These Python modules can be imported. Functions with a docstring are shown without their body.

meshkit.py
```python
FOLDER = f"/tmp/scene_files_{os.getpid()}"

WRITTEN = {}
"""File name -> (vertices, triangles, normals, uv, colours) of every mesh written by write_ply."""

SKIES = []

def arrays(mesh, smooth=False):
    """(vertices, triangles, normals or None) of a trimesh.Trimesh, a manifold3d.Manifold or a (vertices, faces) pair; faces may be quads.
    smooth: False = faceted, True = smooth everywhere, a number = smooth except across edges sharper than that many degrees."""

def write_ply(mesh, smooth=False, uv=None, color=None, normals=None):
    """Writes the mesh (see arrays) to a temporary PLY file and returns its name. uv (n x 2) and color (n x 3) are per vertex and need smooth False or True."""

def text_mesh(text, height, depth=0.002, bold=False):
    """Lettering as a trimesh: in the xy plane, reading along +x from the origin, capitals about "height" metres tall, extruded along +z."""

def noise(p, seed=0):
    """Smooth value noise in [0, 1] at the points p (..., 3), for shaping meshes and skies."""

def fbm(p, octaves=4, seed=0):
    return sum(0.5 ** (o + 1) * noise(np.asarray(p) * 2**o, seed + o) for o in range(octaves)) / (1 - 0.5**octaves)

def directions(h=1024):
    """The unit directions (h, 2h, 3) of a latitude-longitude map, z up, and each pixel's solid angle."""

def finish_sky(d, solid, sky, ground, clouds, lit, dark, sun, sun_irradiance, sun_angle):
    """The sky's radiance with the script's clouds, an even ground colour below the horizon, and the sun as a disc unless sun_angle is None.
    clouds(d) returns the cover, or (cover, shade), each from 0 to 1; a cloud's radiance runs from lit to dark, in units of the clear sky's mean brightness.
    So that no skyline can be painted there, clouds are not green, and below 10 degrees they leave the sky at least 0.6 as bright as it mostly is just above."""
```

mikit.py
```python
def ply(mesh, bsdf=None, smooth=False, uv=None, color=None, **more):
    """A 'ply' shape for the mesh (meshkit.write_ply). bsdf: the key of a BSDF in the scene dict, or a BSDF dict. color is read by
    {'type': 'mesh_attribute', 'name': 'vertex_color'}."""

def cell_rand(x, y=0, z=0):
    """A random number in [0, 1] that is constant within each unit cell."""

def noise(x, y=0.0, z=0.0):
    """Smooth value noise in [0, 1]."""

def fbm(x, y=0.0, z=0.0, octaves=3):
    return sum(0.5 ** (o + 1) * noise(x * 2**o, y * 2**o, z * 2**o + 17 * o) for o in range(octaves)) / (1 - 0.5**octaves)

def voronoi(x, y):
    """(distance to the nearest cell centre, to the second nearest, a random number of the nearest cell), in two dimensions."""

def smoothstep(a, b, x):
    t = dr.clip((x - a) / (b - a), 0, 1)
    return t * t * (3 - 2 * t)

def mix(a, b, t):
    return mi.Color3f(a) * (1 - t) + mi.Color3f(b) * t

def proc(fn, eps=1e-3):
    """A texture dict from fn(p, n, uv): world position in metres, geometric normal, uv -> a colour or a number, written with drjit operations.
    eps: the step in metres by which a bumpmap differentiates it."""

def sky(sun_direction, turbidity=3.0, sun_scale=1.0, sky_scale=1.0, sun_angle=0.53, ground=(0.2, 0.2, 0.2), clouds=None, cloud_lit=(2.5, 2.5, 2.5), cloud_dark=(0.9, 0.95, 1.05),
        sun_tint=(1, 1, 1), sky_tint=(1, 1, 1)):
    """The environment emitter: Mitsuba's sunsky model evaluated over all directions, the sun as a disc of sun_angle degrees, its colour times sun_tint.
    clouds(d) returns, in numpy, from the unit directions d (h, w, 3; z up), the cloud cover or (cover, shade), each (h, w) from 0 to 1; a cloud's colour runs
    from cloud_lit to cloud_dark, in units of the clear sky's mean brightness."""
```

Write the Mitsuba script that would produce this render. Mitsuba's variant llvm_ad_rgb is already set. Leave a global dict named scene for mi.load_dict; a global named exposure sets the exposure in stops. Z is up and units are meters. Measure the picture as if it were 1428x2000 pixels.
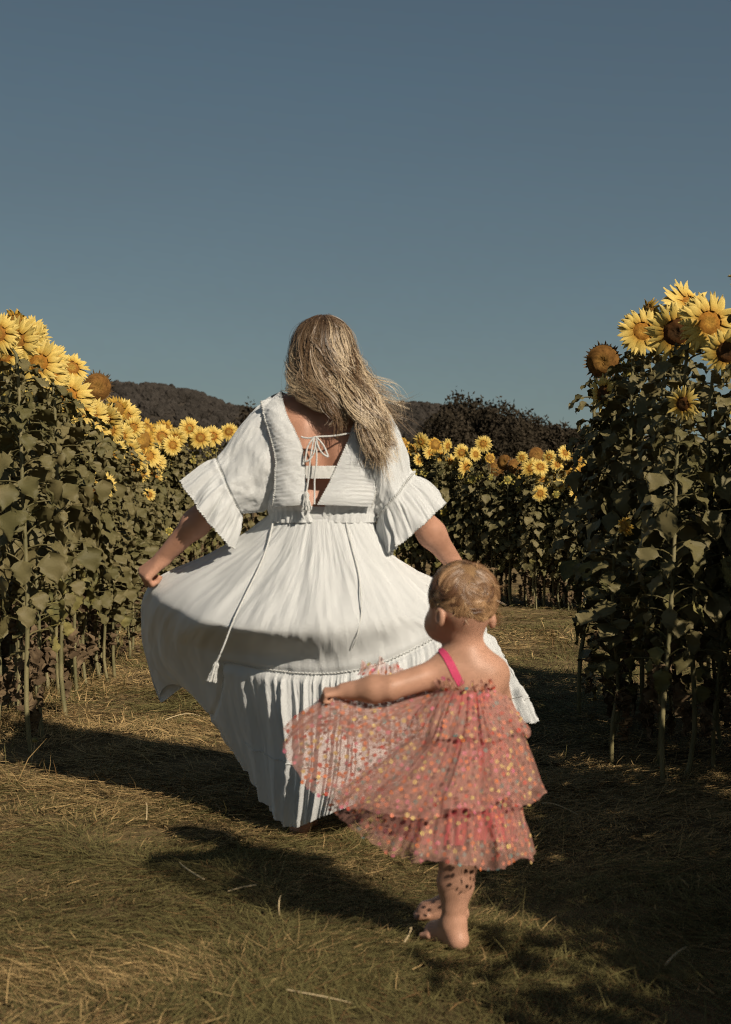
import math
import numpy as np, trimesh, mitsuba as mi, mikit, meshkit, drjit as dr
from scipy.interpolate import PchipInterpolator, make_interp_spline
from scipy.sparse import coo_matrix
from scipy.spatial import cKDTree
from mikit import noise, fbm, smoothstep, mix, cell_rand, proc

T = mi.ScalarTransform4f
scene, labels = {}, {}
RNG = np.random.default_rng(7)

# ---------------------------------------------------------------- camera, sky, exposure
FOC, CX, CY, EYE = 2778.0, 714.0, 983.0, 1.05          # focal length and horizon of the photograph in its own pixels
scene['camera'] = {'type': 'thinlens', 'fov': 2 * math.degrees(math.atan(714 / FOC)), 'fov_axis': 'x',
                   'to_world': T().look_at(origin=[0, 0, EYE], target=[0, 10, EYE - 10 * 17 / FOC], up=[0, 0, 1]),
                   'near_clip': 0.05, 'far_clip': 6000.0, 'aperture_radius': 0.0045, 'focus_distance': 7.5}
SUN_AZ = np.array([0.56, -0.83]) / np.hypot(0.56, 0.83)
SUN_EL = math.radians(31.5)
SUN = np.array([SUN_AZ[0] * math.cos(SUN_EL), SUN_AZ[1] * math.cos(SUN_EL), math.sin(SUN_EL)])
scene['sky_light'] = mikit.sky(SUN.tolist(), turbidity=3.0, sun_scale=1.75, sky_scale=0.74, sun_tint=(0.90, 1.0, 1.20), sky_tint=(1.10, 1.04, 0.90), ground=(0.10, 0.09, 0.06), cloud_lit=(1.05, 1.1, 1.15), cloud_dark=(0.8, 0.85, 0.9),
                                 clouds=lambda d: (0.16 * meshkit.fbm(d * [5, 5, 14], 4, seed=3) + 0.05 * meshkit.noise(d * 180, 5), meshkit.fbm(d * [7, 7, 20], 3, seed=9)))
exposure = 1.05


def W(px, py, d):
    """The point at depth d metres that stands at this place of the photograph."""
    return np.array([(px - CX) * d / FOC, d, EYE - (py - CY) * d / FOC])


# ---------------------------------------------------------------- materials
def rgb(*c):
    return {'type': 'rgb', 'value': [float(x) for x in c]}


def two(b):
    return {'type': 'twosided', 'bsdf': b}


def pr(base, rough=0.7, **k):
    if isinstance(base, tuple):
        base = rgb(*base)
    return {'type': 'principled', 'base_color': base, 'roughness': rough, 'specular': k.pop('specular', 0.3), **k}


VCOL = {'type': 'mesh_attribute', 'name': 'vertex_color'}


def mottled(a, b, s, oct=3):
    return proc(lambda p, n, uv: mix(a, b, smoothstep(0.25, 0.75, fbm(p.x * s, p.y * s, p.z * s, oct))))


scene['leaf_green'] = two(pr(mottled((0.094, 0.084, 0.031), (0.152, 0.126, 0.056), 5.0), 0.62))
scene['leaf_yellow'] = two(pr(mottled((0.20, 0.17, 0.055), (0.11, 0.105, 0.04), 14.0), 0.7))
scene['leaf_withered'] = two(pr(mottled((0.080, 0.052, 0.028), (0.17, 0.118, 0.066), 12.0), 0.9))
scene['stem_green'] = pr(mottled((0.13, 0.12, 0.055), (0.22, 0.19, 0.095), 9.0), 0.6)
scene['petal_yellow'] = two(pr(VCOL, 0.65, specular=0.2))
scene['disc_brown'] = two(pr(VCOL, 0.95, specular=0.1))
scene['grass_blade'] = two(pr(VCOL, 0.75, specular=0.15))
scene['straw_tan'] = pr((0.52, 0.41, 0.24), 0.7)
scene['soil'] = pr(mottled((0.06, 0.042, 0.020), (0.14, 0.10, 0.05), 6.0, 4), 0.95, specular=0.1)
scene['hill_earth'] = pr((0.035, 0.028, 0.021), 0.95)
scene['forest_leaf'] = pr(mottled((0.030, 0.026, 0.022), (0.050, 0.043, 0.037), 0.11, 3), 0.95, specular=0.1)
scene['bush_leaf'] = two(pr(mottled((0.024, 0.019, 0.012), (0.050, 0.039, 0.026), 1.6, 3), 0.8, specular=0.1))
scene['bark'] = pr((0.06, 0.045, 0.03), 0.9)
scene['skin'] = pr(mottled((0.385, 0.20, 0.132), (0.475, 0.252, 0.172), 22.0), 0.48)
scene['skin_child'] = pr(mottled((0.40, 0.218, 0.145), (0.50, 0.275, 0.19), 26.0), 0.48)
scene['hair'] = two(pr(VCOL, 0.42, specular=0.5))
scene['eye_white'] = pr((0.7, 0.68, 0.64), 0.2)


def gauze(c0, c1, trans):
    bump = proc(lambda p, n, uv: 0.6 * noise(uv.x * 420, uv.y * 30) + 0.4 * noise(uv.x * 160, uv.y * 12 + 7) + 0.25 * noise(uv.x * 700, uv.y * 700), eps=1e-3)
    return {'type': 'bumpmap', 'arbitrary': bump, 'scale': 0.0012,
            'bsdf': {'type': 'principledthin', 'base_color': proc(lambda p, n, uv: mix(c0, c1, noise(uv.x * 60, uv.y * 9))), 'roughness': 0.9, 'diff_trans': trans, 'eta': 1.2}}


scene['gauze'] = gauze((0.57, 0.585, 0.59), (0.65, 0.665, 0.67), 0.16)
scene['trim'] = two(pr((0.57, 0.575, 0.56), 0.9))


scene['tulle'] = {'type': 'mask', 'opacity': 0.33, 'bsdf': two(pr((0.53, 0.285, 0.235), 0.7, specular=0.2))}
scene['dot_print'] = two(pr(VCOL, 0.6, specular=0.2))
scene['slip_pink'] = two(pr(mottled((0.40, 0.024, 0.040), (0.50, 0.045, 0.07), 20.0), 0.6))
scene['strap_pink'] = two(pr((0.62, 0.07, 0.16), 0.5))


# ---------------------------------------------------------------- mesh helpers
def put(key, mesh, bsdf, smooth=True, uv=None, color=None, **lab):
    scene[key] = mikit.ply(mesh, bsdf, smooth, uv=uv, color=color)
    if lab:
        labels[key] = lab


def grid_faces(nr, nc, wrap=False):
    r, c = np.meshgrid(np.arange(nr - 1), np.arange(nc if wrap else nc - 1), indexing='ij')
    a, b = r * nc + c, r * nc + (c + 1) % nc
    return np.stack([a, b, b + nc, a + nc], -1).reshape(-1, 4)


def quads(q):
    q = np.asarray(q)
    return np.vstack([q[:, [0, 1, 2]], q[:, [0, 2, 3]]])


def join(parts):
    vs, fs, at = [], [], 0
    for v, f in parts:
        f = np.asarray(f)
        vs.append(v), fs.append((quads(f) if f.shape[1] == 4 else f) + at)
        at += len(v)
    return np.vstack(vs), np.vstack(fs)


def tubes(P, R, sides=3):
    """N polylines of S points (N,S,3) with radii (N,S) as one mesh of thin tubes."""
    P = np.asarray(P, float)
    N, S, _ = P.shape
    R = np.broadcast_to(R, (N, S))
    t = np.gradient(P, axis=1)
    t /= np.linalg.norm(t, axis=2, keepdims=True) + 1e-12
    ref = np.where(np.abs(t[..., 2:]) < 0.9, [0, 0, 1.0], [1.0, 0, 0])
    a = np.cross(t, ref)
    a /= np.linalg.norm(a, axis=2, keepdims=True) + 1e-12
    b, ang = np.cross(t, a), np.arange(sides) * 2 * np.pi / sides
    v = P[:, :, None] + R[..., None, None] * (np.cos(ang)[:, None] * a[:, :, None] + np.sin(ang)[:, None] * b[:, :, None])
    n, i, j = np.meshgrid(np.arange(N), np.arange(S - 1), np.arange(sides), indexing='ij')
    o = (n * S + i) * sides
    q = np.stack([o + j, o + (j + 1) % sides, o + sides + (j + 1) % sides, o + sides + j], -1).reshape(-1, 4)
    return v.reshape(-1, 3), quads(q)


def ribbons(P, width, centre, rng):
    """N polylines (N,S,3) as flat strips that lie roughly tangent to what they cover round the centre."""
    N, S_, _ = P.shape
    t = np.gradient(P, axis=1)
    t /= np.linalg.norm(t, axis=2, keepdims=True) + 1e-12
    out = P - centre
    out[..., 2] *= 0.3
    side = np.cross(t, out)
    side /= np.linalg.norm(side, axis=2, keepdims=True) + 1e-12
    up = np.cross(side, t)
    a = rng.normal(0, 0.28, (N, 1, 1))
    side = side * np.cos(a) + up * np.sin(a)
    w = np.broadcast_to(width, (N, S_))[..., None] / 2
    V = np.stack([P - side * w, P + side * w], 2).reshape(-1, 3)
    n, i = np.meshgrid(np.arange(N), np.arange(S_ - 1), indexing='ij')
    o = ((n * S_ + i) * 2).reshape(-1)
    return V, quads(np.stack([o, o + 1, o + 3, o + 2], 1))


def curve(pts, n):
    pts = np.asarray(pts, float)
    s = np.r_[0, np.cumsum(np.linalg.norm(np.diff(pts, axis=0), axis=1))]
    return PchipInterpolator(s / s[-1], pts)(np.linspace(0, 1, n))


def tube(pts, r, n=24, sides=6):
    p = curve(pts, n)
    rr = np.interp(np.linspace(0, 1, n), np.linspace(0, 1, len(np.atleast_1d(r))), np.atleast_1d(r))
    return tubes(p[None], rr[None], sides)


def vnormals(v, f):
    n = np.zeros_like(v)
    f = quads(f) if f.shape[1] == 4 else f
    c = np.cross(v[f[:, 1]] - v[f[:, 0]], v[f[:, 2]] - v[f[:, 0]])
    for k in range(3):
        np.add.at(n, f[:, k], c)
    return n / (np.linalg.norm(n, axis=1, keepdims=True) + 1e-15)


def patch(C, nr, nc, wrap=False):
    """Smooth surface through a grid of control points C (rows, columns, 3); wrap closes it round the columns. Returns (nr, nc, 3) and the unit parameters."""
    C = np.asarray(C, float)
    R0, C0 = C.shape[:2]
    S = PchipInterpolator(np.arange(R0), C, axis=0)(np.linspace(0, R0 - 1, nr))
    if wrap:
        S = np.concatenate([S[:, -3:], S, S[:, :4]], 1)
        S = make_interp_spline(np.arange(-3, C0 + 4), S, k=3, axis=1)(np.arange(nc) * C0 / nc)
        u = np.arange(nc) * C0 / nc
    else:
        u = np.linspace(0, C0 - 1, nc)
        S = make_interp_spline(np.arange(C0), S, k=min(3, C0 - 1), axis=1)(u)
    return S, np.linspace(0, R0 - 1, nr), u


def fb(x, y, seed=0, o=3):
    return meshkit.fbm(np.stack(np.broadcast_arrays(x, y, 0.0 * x), -1), o, seed) - 0.5


# signed distance bodies: smooth unions of tapered capsules and ellipsoids, surfaced with surface nets
def cap(a, b, ra, rb, k=0.02):
    return ('c', np.array(a, float), np.array(b, float), ra, rb, k)


def ell(c, r, k=0.02, M=None, cut=False):
    return ('x' if cut else 'e', np.array(c, float), np.array(r, float), M if M is None else np.array(M, float), None, k)


def sd(prim, P):
    kind, a, b, ra, rb, _ = prim
    if kind == 'c':
        ba = b - a
        t = np.clip(((P - a) @ ba) / max(ba @ ba, 1e-12), 0, 1)
        return np.linalg.norm(P - a - t[:, None] * ba, axis=1) - (ra + (rb - ra) * t)
    q = P - a
    if ra is not None:
        q = q @ ra
    k0, k1 = np.linalg.norm(q / b, axis=1), np.linalg.norm(q / b ** 2, axis=1)
    return np.where(k1 > 1e-9, k0 * (k0 - 1) / np.maximum(k1, 1e-9), -b.min())


def sdf(prims, P, near=None):
    d = np.full(len(P), 1.0)
    for pm in prims:
        e, k = sd(pm, P), pm[5]
        if pm[0] == 'x':
            h = np.maximum(k - np.abs(d + e), 0) / k
            d = np.maximum(d, -e) + h * h * k * 0.25
        else:
            h = np.maximum(k - np.abs(d - e), 0) / k
            d = np.minimum(d, e) - h * h * k * 0.25
    return d


def body(prims, h):
    """The surface of the prims as vertices and triangles, sampled at h metres."""
    lo = np.min([np.minimum(p[1], p[2]) - max(p[3], p[4]) if p[0] == 'c' else p[1] - max(p[2]) for p in prims], axis=0) - 0.03
    hi = np.max([np.maximum(p[1], p[2]) + max(p[3], p[4]) if p[0] == 'c' else p[1] + max(p[2]) for p in prims], axis=0) + 0.03
    B = 12
    nb = np.ceil((hi - lo) / (h * B)).astype(int)
    F = np.full(nb * B, 1.0, np.float32)
    cells = np.stack(np.meshgrid(*[np.arange(n) for n in nb], indexing='ij'), -1).reshape(-1, 3)
    mid = lo + (cells * B + B / 2) * h
    R = h * B * 0.9 + 0.02
    D = np.stack([sd(p, mid) for p in prims])
    coarse = np.where([p[0] == 'x' for p in prims], 9, 0)[:, None] + D
    off = np.stack(np.meshgrid(*[np.arange(B)] * 3, indexing='ij'), -1).reshape(-1, 3) * h
    for c, m, dv in zip(cells, range(len(cells)), coarse.min(0)):
        sl = tuple(slice(x * B, x * B + B) for x in c)
        if dv > R:
            continue
        if dv < -R - 0.03 and not any(p[0] == 'x' and D[i, m] < R for i, p in enumerate(prims)):
            F[sl] = -1
            continue
        close = [p for i, p in enumerate(prims) if D[i, m] < R + 0.03]
        F[sl] = sdf(close, lo + c * B * h + off).reshape(B, B, B)
    s = F < 0
    n0, n1, n2 = F.shape
    corner = [(i, j, k) for i in (0, 1) for j in (0, 1) for k in (0, 1)]
    sub = lambda A, o: A[o[0]:n0 - 1 + o[0], o[1]:n1 - 1 + o[1], o[2]:n2 - 1 + o[2]]  # noqa: E731
    cnt = sum(sub(s, o).astype(np.int8) for o in corner)
    act = np.argwhere((cnt > 0) & (cnt < 8))
    idx = np.full((n0 - 1, n1 - 1, n2 - 1), -1, np.int64)
    idx[tuple(act.T)] = np.arange(len(act))
    val = {o: F[tuple((act + o).T)] for o in corner}
    acc, num = np.zeros((len(act), 3)), np.zeros(len(act))
    for a in corner:
        for ax in range(3):
            if a[ax] == 0:
                b = tuple(1 if i == ax else a[i] for i in range(3))
                x = (val[a] < 0) != (val[b] < 0)
                t = np.where(x, val[a] / np.where(x, val[a] - val[b], 1), 0)
                p = np.array(a, float) + t[:, None] * (np.array(b) - np.array(a))
                acc += np.where(x[:, None], p, 0)
                num += x
    v = lo + (act + acc / num[:, None]) * h
    fs = []
    for ax in range(3):
        b, c = (ax + 1) % 3, (ax + 2) % 3
        lo_ = [slice(1, -1)] * 3
        A = s[tuple(slice(1, -1) if i != ax else slice(0, -1) for i in range(3))]
        Bq = s[tuple(slice(1, -1) if i != ax else slice(1, None) for i in range(3))]
        e = np.argwhere(A != Bq)
        flip = A[tuple(e.T)]
        e = e + np.array([0 if i == ax else 1 for i in range(3)])
        g = []
        for db, dc in ((-1, -1), (0, -1), (0, 0), (-1, 0)):
            q = e.copy()
            q[:, b] += db
            q[:, c] += dc
            g.append(idx[tuple(q.T)])
        q = np.stack(g, 1)
        fs.append(np.where(flip[:, None], q, q[:, ::-1]))
    f = quads(np.vstack(fs))
    e = np.vstack([f[:, [0, 1]], f[:, [1, 2]], f[:, [2, 0]]])
    M = coo_matrix((np.ones(2 * len(e)), (np.r_[e[:, 0], e[:, 1]], np.r_[e[:, 1], e[:, 0]])), (len(v), len(v))).tocsr()
    M.data[:] = 1
    deg = np.maximum(np.asarray(M.sum(1)), 1)
    for k in range(10):
        v = v + (0.5, -0.52)[k % 2] * (M @ v / deg - v)
    return v, f


def frame(x, z):
    """Rows: unit x, y, z axes of a hand or head with x along the first and z near the second."""
    x = np.asarray(x, float) / np.linalg.norm(x)
    y = np.cross(z, x)
    y /= np.linalg.norm(y)
    return np.stack([x, y, np.cross(x, y)])


def hand(wrist, along, back, thumb_side, s=1.0, curl=(55, 70, 45), spread=6, thumb=(0.75, 0.55, -0.45)):
    """A hand as capsules: palm, four fingers of three bones each, thumb of two. along: wrist to knuckles; back: out of the back of the hand."""
    A = frame(along, back)
    A[1] *= thumb_side
    w = np.array(wrist, float)
    L = lambda x, y, z: w + s * (np.array([x, y, z]) @ A)  # noqa: E731
    out = []
    for i in range(4):
        out.append(cap(L(0, (1.2 - i) * 0.008, 0), L(0.086 - 0.004 * abs(i - 1), (1.5 - i) * 0.0205, 0.002), 0.0165 * s, 0.0125 * s, 0.014 * s))
    out.append(cap(L(0.01, 0.012, -0.006), L(0.05, 0.030, -0.012), 0.016 * s, 0.014 * s, 0.012 * s))
    for i, ln in enumerate(((0.040, 0.024, 0.020), (0.044, 0.028, 0.021), (0.041, 0.026, 0.020), (0.032, 0.020, 0.018))):
        p, a, sp = np.array([0.086 - 0.004 * abs(i - 1), (1.5 - i) * 0.0205, 0.002]), 0.0, math.radians((1.5 - i) * spread)
        for j, l in enumerate(ln):
            a += math.radians(curl[j] + 4 * (i - 1))
            q = p + l * np.array([math.cos(a) * math.cos(sp), math.sin(sp) * math.cos(a), -math.sin(a)])
            out.append(cap(L(*p), L(*q), (0.0098 - 0.0011 * j) * s, (0.0090 - 0.0012 * j) * s, 0.004 * s))
            p = q
    t0 = np.array([0.035, 0.030, -0.010])
    td = np.array(thumb) / np.linalg.norm(thumb)
    t1 = t0 + 0.036 * td
    td2 = td + np.array([0.35, -0.35, -0.25])
    t2 = t1 + 0.030 * td2 / np.linalg.norm(td2)
    out += [cap(L(*t0), L(*t1), 0.0135 * s, 0.0105 * s, 0.008 * s), cap(L(*t1), L(*t2), 0.0105 * s, 0.0085 * s, 0.003 * s)]
    return out


# ---------------------------------------------------------------- ground and grass
gx = np.unique(np.r_[-3000, -1000, -300, -100, -40, -20, np.linspace(-9, 9, 120), 20, 40, 100, 300, 1000, 3000])
gy = np.unique(np.r_[-3000, -300, -60, -15, np.linspace(-4, 26, 200), 40, 80, 200, 500, 1000, 3000])


def ground_z(x, y):
    near = np.clip(1 - (np.hypot(x, y - 8) - 8) / 14, 0, 1)
    return near * (0.07 * fb(x * 0.7, y * 0.7, 3) + 0.05 * fb(x * 2.6, y * 2.6, 5))


GX, GY = np.meshgrid(gx, gy)
GZ = ground_z(GX, GY)
put('ground', (np.stack([GX, GY, GZ], -1).reshape(-1, 3), grid_faces(len(gy), len(gx))), 'soil', label='dry grassy ground of the path between the sunflower rows', kind='structure')


def left_edge(d):
    return -1.75 - (d - 7) * 0.07


def make_grass():
    rng = np.random.default_rng(11)
    pts = []
    for d0, d1, dens in ((2.4, 3.6, 30000), (3.6, 5.5, 18000), (5.5, 8, 9000), (8, 12, 3600), (12, 17.5, 1300)):
        x0, x1 = -0.29 * d1 - 0.2, 0.29 * d1 + 0.2
        n = int(dens * (x1 - x0) * (d1 - d0))
        p = np.stack([rng.uniform(x0, x1, n), rng.uniform(d0, d1, n)], 1)
        pts.append(p[np.abs(p[:, 0]) < 0.28 * p[:, 1] + 0.25])
    p = np.vstack(pts)
    # tufted: thin out where the clump noise is low
    cl = fb(p[:, 0] * 3.1, p[:, 1] * 3.1, 21, 3)
    p = p[rng.random(len(p)) < np.clip(0.72 + 2.2 * cl, 0.25, 1)]
    n = len(p)
    x, y = p.T
    dry = np.clip(0.64 + 3.2 * fb(x * 1.1, y * 1.1, 31, 3) + 0.12 * rng.standard_normal(n) - 0.05 * (y - 4), 0, 1)
    verge = np.clip(1 - np.abs(x - left_edge(y)) / 0.5, 0, 1) + np.clip(1 - np.hypot((x - 1.5) / 0.5, (y - 9.5) / 2.5), 0, 1)
    up = rng.random(n) < 0.006 + 0.2 * verge
    ln = rng.uniform(0.03, 0.085, n) * (1 + 0.35 * up) * np.where(rng.random(n) < 0.02, 1.9, 1)
    az = 2.2 * np.pi * fb(x * 0.9, y * 0.9, 41, 2) * 2.5 + rng.normal(0, 0.75, n) + 0.6
    lean = np.where(up, rng.uniform(0.7, 1.35, n), np.abs(rng.normal(0.20, 0.14, n)))
    wid = rng.uniform(0.0007, 0.0016, n) * np.clip(y / 5, 0.8, 2.4)
    z0 = ground_z(x, y)
    fwd = np.stack([np.cos(az), np.sin(az), np.zeros(n)], 1)
    side = np.stack([-np.sin(az), np.cos(az), rng.normal(0, 0.35, n)], 1)
    bend = rng.uniform(-0.3, 1.1, n) * np.where(up, 0.8, 0.35)
    wob = rng.normal(0, 0.25, n)
    ts = np.array([0, 0.55, 1.0])
    V = []
    lift = rng.uniform(0, 0.022, n)
    for k, t in enumerate(ts):
        a = lean - bend * t
        c = np.stack([x, y, z0 + lift - 0.004], 1) + fwd * (ln * t * np.cos(lean - 0.5 * bend * t))[:, None] + side * (wob * ln * t * t)[:, None] * [1, 1, 0]
        c[:, 2] += np.maximum(ln * t * np.sin(lean - 0.5 * bend * t), 0.004)
        w = (wid * (1 - 0.55 * t))[:, None]
        V += [c - side * w, c + side * w] if k < 2 else [c]
    V = np.stack(V, 1)
    o = (np.arange(n) * 5)[:, None]
    F = np.concatenate([o + np.array(t) for t in ([0, 1, 3], [0, 3, 2], [2, 3, 4])])
    straw, olive, brown = np.array([0.42, 0.29, 0.130]), np.array([0.150, 0.130, 0.050]), np.array([0.22, 0.13, 0.055])
    r = rng.random(n)
    base = np.where((r < dry * 0.75)[:, None], straw, np.where((r > 0.92)[:, None], brown, olive)) * rng.uniform(0.6, 1.25, n)[:, None]
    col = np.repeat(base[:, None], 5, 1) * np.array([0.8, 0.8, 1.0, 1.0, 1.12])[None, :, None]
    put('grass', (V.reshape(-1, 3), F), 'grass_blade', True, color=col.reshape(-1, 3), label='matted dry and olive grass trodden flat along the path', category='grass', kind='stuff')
    print('grass', n)


make_grass()


# ---------------------------------------------------------------- far hill, its woods and the thicket
def make_hill():
    D = 1200.0
    px = np.array([-900, -400, 0, 190, 260, 330, 400, 470, 560, 700, 800, 860, 1000, 1150, 1428, 2000, 2500])
    py = np.array([900, 840, 790, 772, 765, 768, 782, 808, 815, 812, 802, 808, 840, 860, 880, 900, 930])
    crest = PchipInterpolator((px - CX) * D / FOC, (CY - py) * D / FOC + EYE)
    xs, ts = np.linspace(-690, 770, 160), np.linspace(0, 1, 30)
    X, Tt = np.meshgrid(xs, ts)
    prof = np.sin(np.clip(Tt / 0.6, 0, 1) * np.pi / 2) * np.clip((1 - Tt) / 0.4, 0, 1) ** 0.7
    Y = D - 420 + 700 * Tt
    Z = crest(X) * prof * (1 + 0.12 * fb(X * 0.01, Y * 0.01, 3) * np.clip(1 - Tt / 0.6, 0, 1)) - 1
    put('hill', (np.stack([X, Y, Z], -1).reshape(-1, 3), grid_faces(30, 160)), 'hill_earth', label='long low wooded hill on the horizon', kind='structure')
    rng = np.random.default_rng(5)
    for k in range(3):
        m = trimesh.creation.icosphere(subdivisions=2, radius=1.0)
        v = m.vertices * (1 + 0.55 * (meshkit.fbm(m.vertices * 1.7, 3, seed=60 + k)[:, None] - 0.5) + 0.25 * rng.normal(0, 0.35, (len(m.vertices), 1))) * [1, 1, 1.15]
        scene[f'wood_kind_{k}'] = {'type': 'shapegroup', 'crown': mikit.ply((v, m.faces), 'forest_leaf', False)}
    n = 3600
    x = rng.uniform(-345, 345, n)
    t = rng.uniform(0.12, 0.66, n) ** 1.0
    pr_ = np.sin(np.clip(t / 0.6, 0, 1) * np.pi / 2) * np.clip((1 - t) / 0.4, 0, 1) ** 0.7
    y = D - 420 + 700 * t
    z = crest(x) * pr_ * (1 + 0.12 * fb(x * 0.01, y * 0.01, 3) * np.clip(1 - t / 0.6, 0, 1)) - 1
    for i in range(n):
        s = rng.uniform(2.6, 5.2)
        scene[f'forest__{i + 1:03d}'] = {'type': 'instance', 'group': {'type': 'ref', 'id': f'wood_kind_{i % 3}'},
                                         'to_world': T().translate([float(x[i]), float(y[i]), float(z[i] + 1.0)]).rotate([0, 0, 1], float(rng.uniform(0, 360))).scale(float(s))}
    labels['forest'] = {'label': 'brown woodland covering the distant hill', 'category': 'woods', 'kind': 'stuff'}


make_hill()


def leaf_cloud(centers, radii, n, size, rng):
    """n small leaf faces through the volumes of a few lobes, thicker towards the outside."""
    k = rng.choice(len(centers), n, p=radii.prod(1) ** 0.8 / (radii.prod(1) ** 0.8).sum())
    d = rng.normal(size=(n, 3))
    d /= np.linalg.norm(d, axis=1, keepdims=True)
    r = rng.uniform(0.25, 1, n) ** 0.45 * (1 + 0.12 * np.abs(rng.standard_normal(n)) * (rng.random(n) < 0.3))
    c = centers[k] + d * radii[k] * r[:, None]
    a = rng.normal(size=(n, 3)) + [0, 0, 0.6]
    a /= np.linalg.norm(a, axis=1, keepdims=True)
    b = np.cross(a, rng.normal(size=(n, 3)))
    b /= np.linalg.norm(b, axis=1, keepdims=True)
    s = size * rng.uniform(0.6, 1.3, n)[:, None]
    V = np.stack([c - a * s, c + b * s * 0.45, c + a * s, c - b * s * 0.45], 1)
    return V.reshape(-1, 3), quads(np.arange(4 * n).reshape(-1, 4))


def make_bush(key, px, py, d, wpx, seed, label, name_cat, n=13000, group=None):
    rng = np.random.default_rng(seed)
    top, half = W(px, py, d), 1.45 * wpx * d / FOC / 2
    h = top[2]
    m = 9
    ang = rng.uniform(0, 2 * np.pi, m)
    cen = np.stack([top[0] + np.cos(ang) * half * rng.uniform(0.2, 0.6, m), d + np.sin(ang) * half * 0.6, h * rng.uniform(0.35, 0.74, m)], 1)
    rad = np.stack([half * rng.uniform(0.4, 0.62, m)] * 2 + [h * rng.uniform(0.2, 0.28, m)], 1)
    cen[0], rad[0] = [top[0], d, h * 0.74], [half * 0.55, half * 0.55, h * 0.26]
    put(key + '__crown', leaf_cloud(cen, rad, n, 0.085 * d / 50, rng), 'bush_leaf', False)
    limbs = [np.linspace([top[0], d, -0.1], c, 6) + np.linspace(0, 1, 6)[:, None] * (1 - np.linspace(0, 1, 6))[:, None] * rng.normal(0, 0.5, 3) for c in cen]
    put(key + '__trunk', tubes(np.array(limbs), np.linspace(0.09, 0.02, 6)[None], 5), 'bark', True)
    labels[key] = {'label': label, 'category': name_cat, **({'group': group} if group else {})}


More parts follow.
